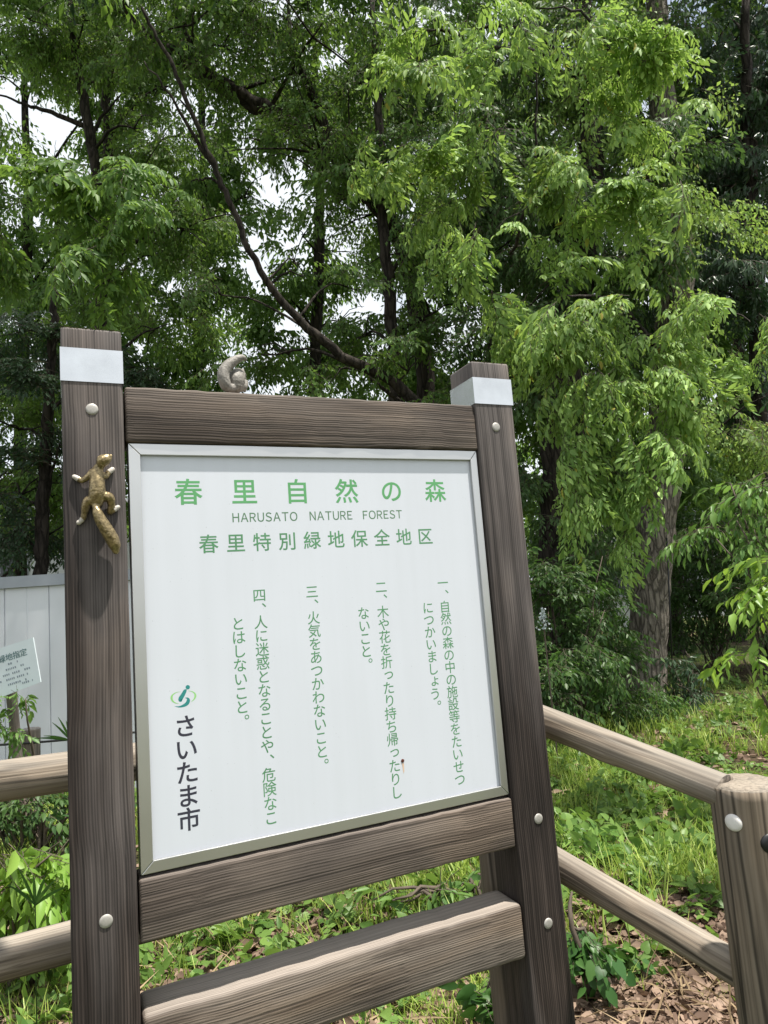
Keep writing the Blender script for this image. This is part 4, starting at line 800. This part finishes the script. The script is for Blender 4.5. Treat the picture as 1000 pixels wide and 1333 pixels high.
# wood further back: trees seen between the near trunks
bk = [(640, 14.5, 'mid green tree far back above the right end of the top rail', [(640, 200, 120, 90), (600, 360, 110, 80), (680, 500, 90, 80), (560, 500, 80, 60)]),
      (880, 14.0, 'mid green tree far back just left of the big furrowed trunk', [(830, 250, 110, 100), (780, 450, 90, 80), (890, 470, 90, 60), (790, 620, 80, 60), (900, 610, 70, 50)]),
      (960, 15.5, 'mid green tree far back beyond the evergreen at the right', [(960, 250, 90, 90), (1000, 420, 80, 70), (950, 560, 90, 60), (1000, 640, 70, 60), (940, 660, 60, 40, .6)]),
      (260, 16.0, 'mid green tree far back behind the left post and top rail', [(220, 460, 90, 50), (300, 400, 60, 40, .7), (150, 520, 90, 60), (320, 500, 80, 40), (120, 380, 80, 50), (290, 290, 70, 50, .7), (330, 250, 60, 40, .55), (230, 200, 70, 60, .7)]),
      (410, 15.0, 'mid green tree far back behind the squirrel on the rail', [(400, 480, 90, 40), (450, 420, 50, 40, .6), (420, 180, 80, 60), (500, 90, 90, 70), (330, 30, 80, 50), (390, 300, 70, 45, .5), (440, 330, 60, 50, .7), (350, 380, 60, 40, .6), (480, 480, 70, 40)]),
      (30, 17.0, 'mid green tree far back in the upper left corner', [(60, 90, 70, 50, .7), (20, 350, 90, 50), (0, 440, 80, 60), (160, 200, 60, 50, .6), (30, 680, 90, 50), (120, 300, 80, 50), (80, 230, 60, 40, .5), (200, 90, 70, 60, .7)])]
_gaps = [(35, 195, 55, 40), (400, 290, 55, 22), (240, 140, 18, 18), (485, 370, 20, 15), (270, 425, 24, 26), (360, 500, 55, 18), (110, 130, 20, 20), (470, 500, 26, 18), (600, 440, 20, 30)]
_rg = np.random.RandomState(77)
for px in range(-30, 1060, 68):
    for py in range(-20, 720, 58):
        x, y = px+_rg.uniform(-22, 22), py+_rg.uniform(-18, 18)
        if any(((x-a)/(c+30))**2+((y-b)/(d+22))**2 < 1 for a, b, c, d in _gaps): continue
        k = min(range(6), key=lambda q: abs(bk[q][0]-x)+_rg.uniform(0, 90)); bk[k][3].append((x, y, 46, 36, 1.5))
for i, (px, D, lab, cl) in enumerate(bk):
    tree('forest_tree', lab, [(px, 860, D, .16), (px-4, 600, D, .14), (px+6, 300, D, .11), (px, 60, D, .06)], [(c[0], c[1], D+_rg.uniform(-1.2, 1.2), c[2], c[3])+tuple(c[4:]) for c in cl], 'leaf_mid', TP['far'], 20, .72, 40+i)

# ------------------------------------------------------------------ shrubs and low plants
def shrub(label, base_px, D, clumps, leafm, tp, dens, scale, seed, droop=.1, name='shrub', cat='shrub', group='shrubs under the trees', stems=6):
    rng = np.random.RandomState(seed); b = at(base_px[0], base_px[1], D); b[2] = gz(b[0], b[1]); t = thing(name, label, cat, tuple(b), group); s = MB()
    for c in clumps:
        C = at(*c[:3])
        for k in range(stems):
            e = C+rng.normal(0, .45, 3)*np.array([c[3], c[3], c[4]])/FOC*c[2]; a = b+np.array([rng.uniform(-.12, .12), rng.uniform(-.12, .12), -.05]); limb(s, [a, (a+e)/2+np.array([rng.uniform(-.08, .08), 0, .1]), e], [.014, .010, .004], rng, 7, 5)
    s.build('stems', [M['twig'], M['twig']], t, True); m = MB(); crown(m, clumps, rng, tp, dens, scale, droop, inner=.2, bough=3, jit=1.3); m.build('foliage', [M[leafm], M['twig'], M['leaf_bright']], t, True); return t
shrub('dense dark green bush beside the right post of the board', (745, 935), 6.6, [(735, 860, 6.6, 65, 65), (760, 790, 7.0, 60, 60), (710, 780, 6.9, 45, 60), (715, 890, 6.2, 45, 40)], 'leaf_bush', TP['bush'], 150, .32, 61)
shrub('tall ferny green bush just left of the furrowed trunk', (800, 930), 7.4, [(775, 870, 7.3, 55, 50), (775, 800, 7.8, 42, 60), (820, 905, 7.2, 55, 25), (770, 905, 6.9, 60, 30)], 'leaf_bush', TP['fern'], 130, .36, 62)
shrub('low very dark bush at the right foot of the furrowed trunk', (900, 915), 7.8, [(900, 882, 7.8, 36, 30), (885, 905, 7.6, 35, 18)], 'leaf_dark', TP['ever'], 90, .30, 63)
shrub('loose shrub behind the furrowed trunk, showing left of it', (775, 880), 10.0, [(770, 740, 10, 60, 50), (740, 710, 10.5, 50, 60), (800, 690, 10.8, 50, 50)], 'leaf_bush', TP['bush'], 110, .4, 64)
shrub('spreading shrub in the shade right of the furrowed trunk', (930, 850), 11.0, [(930, 770, 11, 60, 45), (960, 720, 11.5, 60, 55), (900, 790, 11, 45, 45), (905, 710, 12, 50, 45), (990, 760, 11, 45, 45)], 'leaf_bush', TP['bush'], 110, .4, 65)
shrub('shady shrub in the gap at the right edge behind the pale young shrub', (990, 850), 9.5, [(985, 790, 9.5, 45, 45), (1000, 700, 10, 50, 55)], 'leaf_bush', TP['fern'], 75, .5, 66)
shrub('green shrub reaching in from the right edge with layered compound leaves', (1110, 930), 4.4, [(985, 650, 4.3, 50, 45), (930, 690, 4.3, 70, 18, 1.2), (990, 715, 4.2, 45, 25), (1040, 680, 4.4, 50, 70)], 'leaf_ash', TP['ashdeep'], 130, .40, 67, droop=.25, stems=2)
shrub('young shrub with bright yellow green pointed leaves at the right edge', (1060, 1060), 3.2, [(990, 770, 3.1, 28, 45), (985, 850, 3.1, 30, 18), (1020, 800, 3.1, 35, 70), (990, 905, 3.15, 18, 14)], 'leaf_bright', TP['ash'], 330, .25, 68, droop=.3, stems=2)
shrub('bright light green sapling with broad leaves behind the left rails', (40, 1300), 2.9, [(35, 1130, 2.75, 55, 40), (25, 1175, 2.8, 55, 35), (70, 1160, 2.85, 30, 45, .8)], 'leaf_bright', TP['ash'], 420, .36, 69, droop=.35, stems=5)
shrub('dark leafy undergrowth clump between the left rails and the white fence', (50, 1110), 4.4, [(60, 1050, 4.4, 55, 35), (10, 1040, 4.5, 45, 40), (-30, 1060, 4.5, 50, 40), (110, 1050, 4.5, 60, 40)], 'leaf_bush', TP['bush'], 150, .30, 70)
shrub('small climber with fresh leaves around the leaning stake', (25, 1080), 4.7, [(36, 905, 4.65, 13, 14), (14, 955, 4.65, 14, 18), (5, 925, 4.7, 16, 20)], 'leaf_ash', TP['ash'], 420, .22, 71, name='climbing_plant', cat='plant', group='climbing plants', stems=1)
shrub('heart leaved vine low beside the right post of the board', (650, 1420), 2.35, [(650, 1315, 2.25, 30, 22), (672, 1290, 2.3, 16, 20)], 'leaf_vine', TP['vine'], 520, .26, 72, name='climbing_plant', cat='plant', group='climbing plants', stems=3)
shrub('dark leaved vine on the ground right of the board, under the log rails', (765, 1330), 2.5, [(758, 1215, 2.5, 22, 45), (785, 1240, 2.6, 22, 30, .6)], 'leaf_vine', TP['vine'], 420, .24, 73, name='climbing_plant', cat='plant', group='climbing plants', stems=3)
shrub('leafy weeds with long leaves under the middle rail by the right post', (620, 1230), 3.1, [(600, 1155, 3.1, 45, 28), (640, 1130, 3.2, 25, 25), (520, 1175, 3.1, 40, 18, .7)], 'leaf_ash', TP['ash'], 240, .26, 74, name='weed_clump', cat='weeds', group='weed clumps', stems=4)
def palm(label, px, py, D, n, L, seed, spread):
    rng = np.random.RandomState(seed); b = at(px, py, D); t = thing('palm_seedling', label, 'palm', tuple(b), 'palm seedlings'); mb = MB(); st = MB()
    tube(st, [np.array([b[0], b[1], 0.0]), b], .0015, 5); st.build('stem', M['leaf_bush'], t)
    for k in range(n):
        a = spread[0]+(spread[1]-spread[0])*k/(n-1)+rng.normal(0, .06); l = L*rng.uniform(.75, 1.1); d = RT*math.cos(a)+np.array([0, 0, 1.])*math.sin(a)-np.array([_fw[0], _fw[1], 0])*rng.uniform(-.1, .5); d /= np.linalg.norm(d); s = np.cross(d, _fw); s /= np.linalg.norm(s)
        pts = [b+d*l*q+np.array([0, 0, -.14*l*q*q]) for q in np.linspace(0, 1, 6)]; ww = np.array([.2, .8, 1, .85, .5, .02])*0.0062*L/.17; V = []
        for p, w_ in zip(pts, ww): V += [p-s*w_, p+np.array([0, 0, -.003]), p+s*w_]
        mb.add(V, F4=[f for i in range(5) for f in ((3*i, 3*i+1, 3*i+4, 3*i+3), (3*i+1, 3*i+2, 3*i+5, 3*i+4))])
    mb.build('fronds', M['leaf_vine'], t)
palm('palm seedling with stiff narrow blades in front of the lower left rail', 46, 1178, 1.72, 6, .125, 3, (.55, 2.2))
palm('tiny palm seedling poking up beside the black rope at the left post', 92, 964, 4.4, 5, .22, 5, (1.5, 3.0))
def blossoms():
    rng = np.random.RandomState(3); c = at(707, 806, 5.75); t = thing('white_flowers', 'small upright pale white flower clump in the bush right of the board', 'flowers', (c[0], c[1], 0)); m = MB(); lv, f3, f4 = leaf_shape('heart')
    for k in range(90):
        z = rng.uniform(-1, 1); p = c+RT*rng.normal(0, .018)*(1.1-.5*z)+np.array([0, 0, z*.085])-_fw*rng.uniform(0, .05); m.add(p+(lv*rng.uniform(.014, .024))@rot_from(rng.normal(0, 1, 3), rng.normal(0, 1, 3)), f3)
    m.build('petals', M['flower'], t); s = MB(); tube(s, [np.array([c[0], c[1], 0]), c], .006, 5); s.build('stem', M['twig'], t)
blossoms()
def rod():
    b = onZ(876, 912); D = float(np.dot(b-CAM, _fw)); e = at(868, 700, D); m = MB(); tube(m, [b-np.array([0, 0, .1]), b*.5+e*.5+np.array([.01, 0, 0]), e], .010, 6)
    tag(m.build('thin_stake', M['black'], None, True), 'thin dark upright rod standing before the furrowed trunk', 'stake')
rod()

# ------------------------------------------------------------------ houses glimpsed through the wood
def house(label, px, py_top, D, w_, d_, seed, wins):
    c = at(px, py_top, D); h = c[2]; r2 = np.array([RT[0], RT[1], 0]); r2 /= np.linalg.norm(r2); f2 = np.array([_fw[0], _fw[1], 0]); f2 /= np.linalg.norm(f2)
    t = thing('house', label, 'house', (c[0], c[1], 0), 'houses beyond the wood')
    def P(a, b, z): q = np.array([c[0], c[1], 0])+r2*a+f2*b; return (q[0], q[1], z)
    def boxm(nm, a0, a1, b0, b1, z0, z1, mat, par):
        m = MB(); m.add([P(a0, b0, z0), P(a1, b0, z0), P(a1, b1, z0), P(a0, b1, z0), P(a0, b0, z1), P(a1, b0, z1), P(a1, b1, z1), P(a0, b1, z1)], F4=[(3, 2, 1, 0), (4, 5, 6, 7), (0, 1, 5, 4), (1, 2, 6, 5), (2, 3, 7, 6), (3, 0, 4, 7)]); return m.build(nm, mat, par)
    wl = boxm('wall', -w_/2, w_/2, 0, d_, -.2, h, M['housewall'], t)
    m = MB(); o = .5; m.add([P(-w_/2-o, -o, h+.003), P(w_/2+o, -o, h+.003), P(w_/2+o, d_+o, h+.003), P(-w_/2-o, d_+o, h+.003), P(-w_/2-o, d_/2, h+1.5), P(w_/2+o, d_/2, h+1.5)], F4=[(0, 1, 5, 4), (2, 3, 4, 5), (3, 2, 1, 0)], F3=[(0, 4, 3), (1, 2, 5)]); m.build('roof', M['roof'], t)
    for a, z in wins:
        wf = boxm('window', a-.55, a+.55, -.05, -.003, z, z+1.1, M['fencegrey'], t); boxm('pane', a-.48, a+.48, -.056, -.053, z+.07, z+1.03, M['glass'], wf)
house('pale grey house glimpsed through leaves right of the furrowed trunk', 930, 640, 26, 7, 6, 1, [(-1.6, 3.2), (1.4, 3.2), (-1.6, .9), (1.2, .9)])
house('white house glimpsed low between trunks left of the furrowed trunk', 790, 735, 24, 3, 4, 2, [(.6, 1.0)])
house('pale house glimpsed above the white fence at the left', 70, 690, 26, 7, 6, 3, [(-1.5, 3.3), (1.2, 3.3)])

# ------------------------------------------------------------------ far wood, litter, grass
def far_wood():
    rng = np.random.RandomState(91); m = MB(); cl = []
    for px in range(-200, 1260, 75):
        for zz, ww in ((770, 1.0), (700, 1.0), (620, .8)):
            cl.append((px+rng.uniform(-20, 20), zz-(px-500)*.077+rng.uniform(-15, 15), rng.uniform(27, 34), 60, 42, ww))
    crown(m, cl, rng, TP['far'], 5.0, 1.6, .3); o = m.build('far_wood', [M['leaf_mid'], M['twig']], None, True); tag(o, 'far off dark green wood closing the view between the trunks', 'woodland', kind='stuff')
far_wood()
def ground_pts(rng, px, py, rad, n):
    c = onZ(px, py); a = rng.uniform(0, 6.283, n); r_ = rad*np.sqrt(rng.uniform(0, 1, n)); x = c[0]+r_*np.cos(a); y = c[1]+r_*np.sin(a); return np.stack([x, y, gz(x, y)], -1)
def litter():
    rng = np.random.RandomState(101); lv, f3, f4 = leaf_shape('oval'); lv = lv*np.array([1, 1.1, 1.3]); m = MB(); t = Tmpl(); t.V = lv; t.F3 = f3; t.F4 = f4; t.m3 = np.zeros(len(f3), int); t.m4 = np.zeros(len(f4), int)
    t2 = Tmpl(); t2.V = lv*np.array([.8, 1.35, -2.0]); t2.F3 = f3; t2.F4 = f4; t2.m3 = t.m3; t2.m4 = t.m4
    n = 15000; x = rng.uniform(-2.5, 7, n); y = rng.uniform(.15, 8, n); k = rng.uniform(0, 1, n) < np.clip(1.25-np.hypot(x-1, y)/8, .12, 1); x, y = x[k], y[k]
    P = [np.stack([x, y, gz(x, y)], -1)]
    for px, py, r_, c in ((860, 1300, .7, 3400), (820, 1230, .6, 1800), (330, 1210, .9, 2600), (480, 1170, .8, 1500), (560, 1320, .6, 1500), (40, 1310, .6, 900), (870, 1050, .6, 500), (700, 1290, .5, 900), (960, 1180, .5, 700)): P.append(ground_pts(rng, px, py, r_, c))
    P = np.concatenate(P); n = len(P); P[:, 2] += rng.uniform(.004, .03, n); d = rng.normal(0, 1, (n, 3)); d[:, 2] *= .28; nn = rng.normal(0, .35, (n, 3)); nn[:, 2] += 1
    scatter(m, [t, t2], P, d, nn, rng.uniform(.035, .095, n), rng); o = m.build('leaf_litter', [M['litter']], None, True); tag(o, 'curled dry brown leaves covering the forest floor', 'leaf litter', kind='stuff')
    # dead straw
    lv, f3, f4 = leaf_shape('narrow'); t = Tmpl(); t.V = lv*np.array([1, .22, .6]); t.F3 = f3; t.F4 = f4; t.m3 = np.zeros(len(f3), int); t.m4 = np.zeros(len(f4), int); m = MB(); Q = []
    for px, py, r_, c in ((790, 1280, .4, 80), (860, 1330, .3, 60), (330, 1200, .7, 200), (40, 1320, .4, 90), (560, 1310, .5, 100), (880, 1040, .5, 70)): Q.append(ground_pts(rng, px, py, r_, c))
    Q = np.concatenate(Q); n = len(Q); Q[:, 2] += rng.uniform(.005, .05, n); d = rng.normal(0, 1, (n, 3)); d[:, 2] = np.abs(d[:, 2])*.25; nn = rng.normal(0, .4, (n, 3)); nn[:, 2] += 1
    scatter(m, [t], Q, d, nn, rng.uniform(.10, .26, n), rng); o = m.build('dry_straw', [M['straw']], None, True); tag(o, 'pale dead grass straw lying over the leaf litter', 'dry grass', kind='stuff')
litter()
def blade_template(rng, n, spread, bend, wd=.018):
    m = MB()
    for k in range(n):
        a = rng.uniform(0, 6.283); l = rng.uniform(.5, 1.1); d = np.array([math.cos(a), math.sin(a), 0]); s = np.array([-d[1], d[0], 0]); b = rng.uniform(.15, bend); p0 = rng.normal(0, spread, 3)*np.array([1, 1, 0]); V = []; q = np.linspace(0, 1, 5)
        for t_, w_ in zip(q, (1, .95, .8, .5, .04)):
            p = p0+d*l*b*t_**1.8+np.array([0, 0, l*(t_-.35*b*t_**2.4)]); V += [p-s*w_*wd*l, p+s*w_*wd*l]
        m.add(V, F4=[(2*i, 2*i+1, 2*i+3, 2*i+2) for i in range(4)])
    t = Tmpl(); t.V = np.concatenate(m.V); t.F3 = np.zeros((0, 3), int); t.F4 = np.concatenate(m.F4); t.m3 = np.zeros(0, int); t.m4 = np.concatenate(m.m4); return t
def grass():
    rng = np.random.RandomState(111); T = [blade_template(rng, 12, .16, .8) for _ in range(6)]; m = MB(); P = []; Sc = []
    spots = [(740, 1000, .4, 60, .19), (785, 1030, .35, 60, .18), (830, 1010, .3, 40, .15), (755, 1060, .3, 50, .16), (905, 1100, .22, 40, .18), (880, 1150, .22, 45, .19), (935, 1050, .3, 50, .17), (940, 1160, .2, 35, .16), (840, 960, .8, 90, .15), (800, 1060, .6, 160, .10), (860, 1020, .7, 220, .10), (900, 1120, .4, 90, .09), (930, 1060, .5, 120, .09), (760, 1000, .6, 140, .12), (850, 1150, .4, 60, .08), (930, 960, .7, 60, .22), (740, 965, .5, 80, .26), (720, 1060, .25, 25, .22), (820, 1130, .3, 14, .16),
             (940, 910, 1.6, 200, .12), (860, 930, 1.2, 120, .17), (960, 880, 2.2, 260, .12), (790, 1180, .3, 22, .2), (250, 1240, .5, 40, .14), (420, 1190, .5, 70, .16), (560, 1160, .5, 90, .2), (620, 1120, .5, 80, .25), (30, 1290, .5, 90, .16), (70, 1310, .3, 40, .14), (60, 1080, .9, 260, .24), (0, 1100, .8, 160, .24), (600, 1290, .35, 40, .15), (520, 1330, .4, 40, .14), (640, 1240, .35, 50, .2), (880, 1260, .3, 10, .15)]
    for px, py, r_, n, s in spots: q = ground_pts(rng, px, py, r_, n); P.append(q); Sc.append(s*rng.uniform(.55, 1.25, n))
    n = 3500; x = rng.uniform(-6, 16, n); y = rng.uniform(3, 20, n); P.append(np.stack([x, y, gz(x, y)], -1)); Sc.append(rng.uniform(.06, .15, n))
    P = np.concatenate(P); Sc = np.concatenate(Sc); n = len(P); a = rng.uniform(0, 6.283, n); d = np.stack([np.cos(a), np.sin(a), np.zeros(n)], -1); nn = rng.normal(0, .08, (n, 3)); nn[:, 2] += 1; P[:, 2] -= .01
    scatter(m, T, P, d, nn, Sc, rng); o = m.build('grass', [M['grass']], None, True); tag(o, 'bright green grass tufts growing in the leaf litter behind the fence', 'grass', kind='stuff')
    # broad leaved weeds
    T = [spray_template(rng, 'heart', leaf=.30, nsub=2, nl=5, droop=.1, hang=.1, sub_len=.5, twig=.008, wid=.8) for _ in range(4)]; m = MB(); P = []
    for px, py, r_, n in ((830, 1080, .6, 60), (860, 1040, .5, 50), (780, 1090, .4, 30), (900, 1180, .3, 25), (940, 1210, .3, 18), (850, 1250, .3, 8), (420, 1200, .6, 60), (560, 1180, .5, 60), (300, 1230, .5, 35), (230, 1240, .3, 25), (30, 1300, .5, 60), (590, 1300, .4, 40), (720, 920, .9, 160), (790, 930, .9, 160), (660, 1180, .4, 40), (940, 930, 1.2, 120), (60, 1060, .8, 120), (760, 1040, .5, 70), (800, 1000, .6, 80), (880, 1000, .7, 90), (850, 1100, .5, 60), (900, 1060, .4, 40), (930, 1120, .3, 30), (780, 1150, .35, 25)): P.append(ground_pts(rng, px, py, r_, n))
    x = rng.uniform(-5, 9, 900); y = rng.uniform(.6, 9, 900); P.append(np.stack([x, y, gz(x, y)], -1))
    P = np.concatenate(P); n = len(P); d = rng.normal(0, 1, (n, 3)); d[:, 2] = np.abs(d[:, 2])*.6+.15; nn = rng.normal(0, .3, (n, 3)); nn[:, 2] += 1; scatter(m, T, P, d, nn, rng.uniform(.10, .22, n), rng)
    o = m.build('ground_cover', [M['leaf_cover'], M['twig']], None, True); tag(o, 'low broad leaved weeds scattered through the grass and litter', 'ground cover', kind='stuff')
grass()
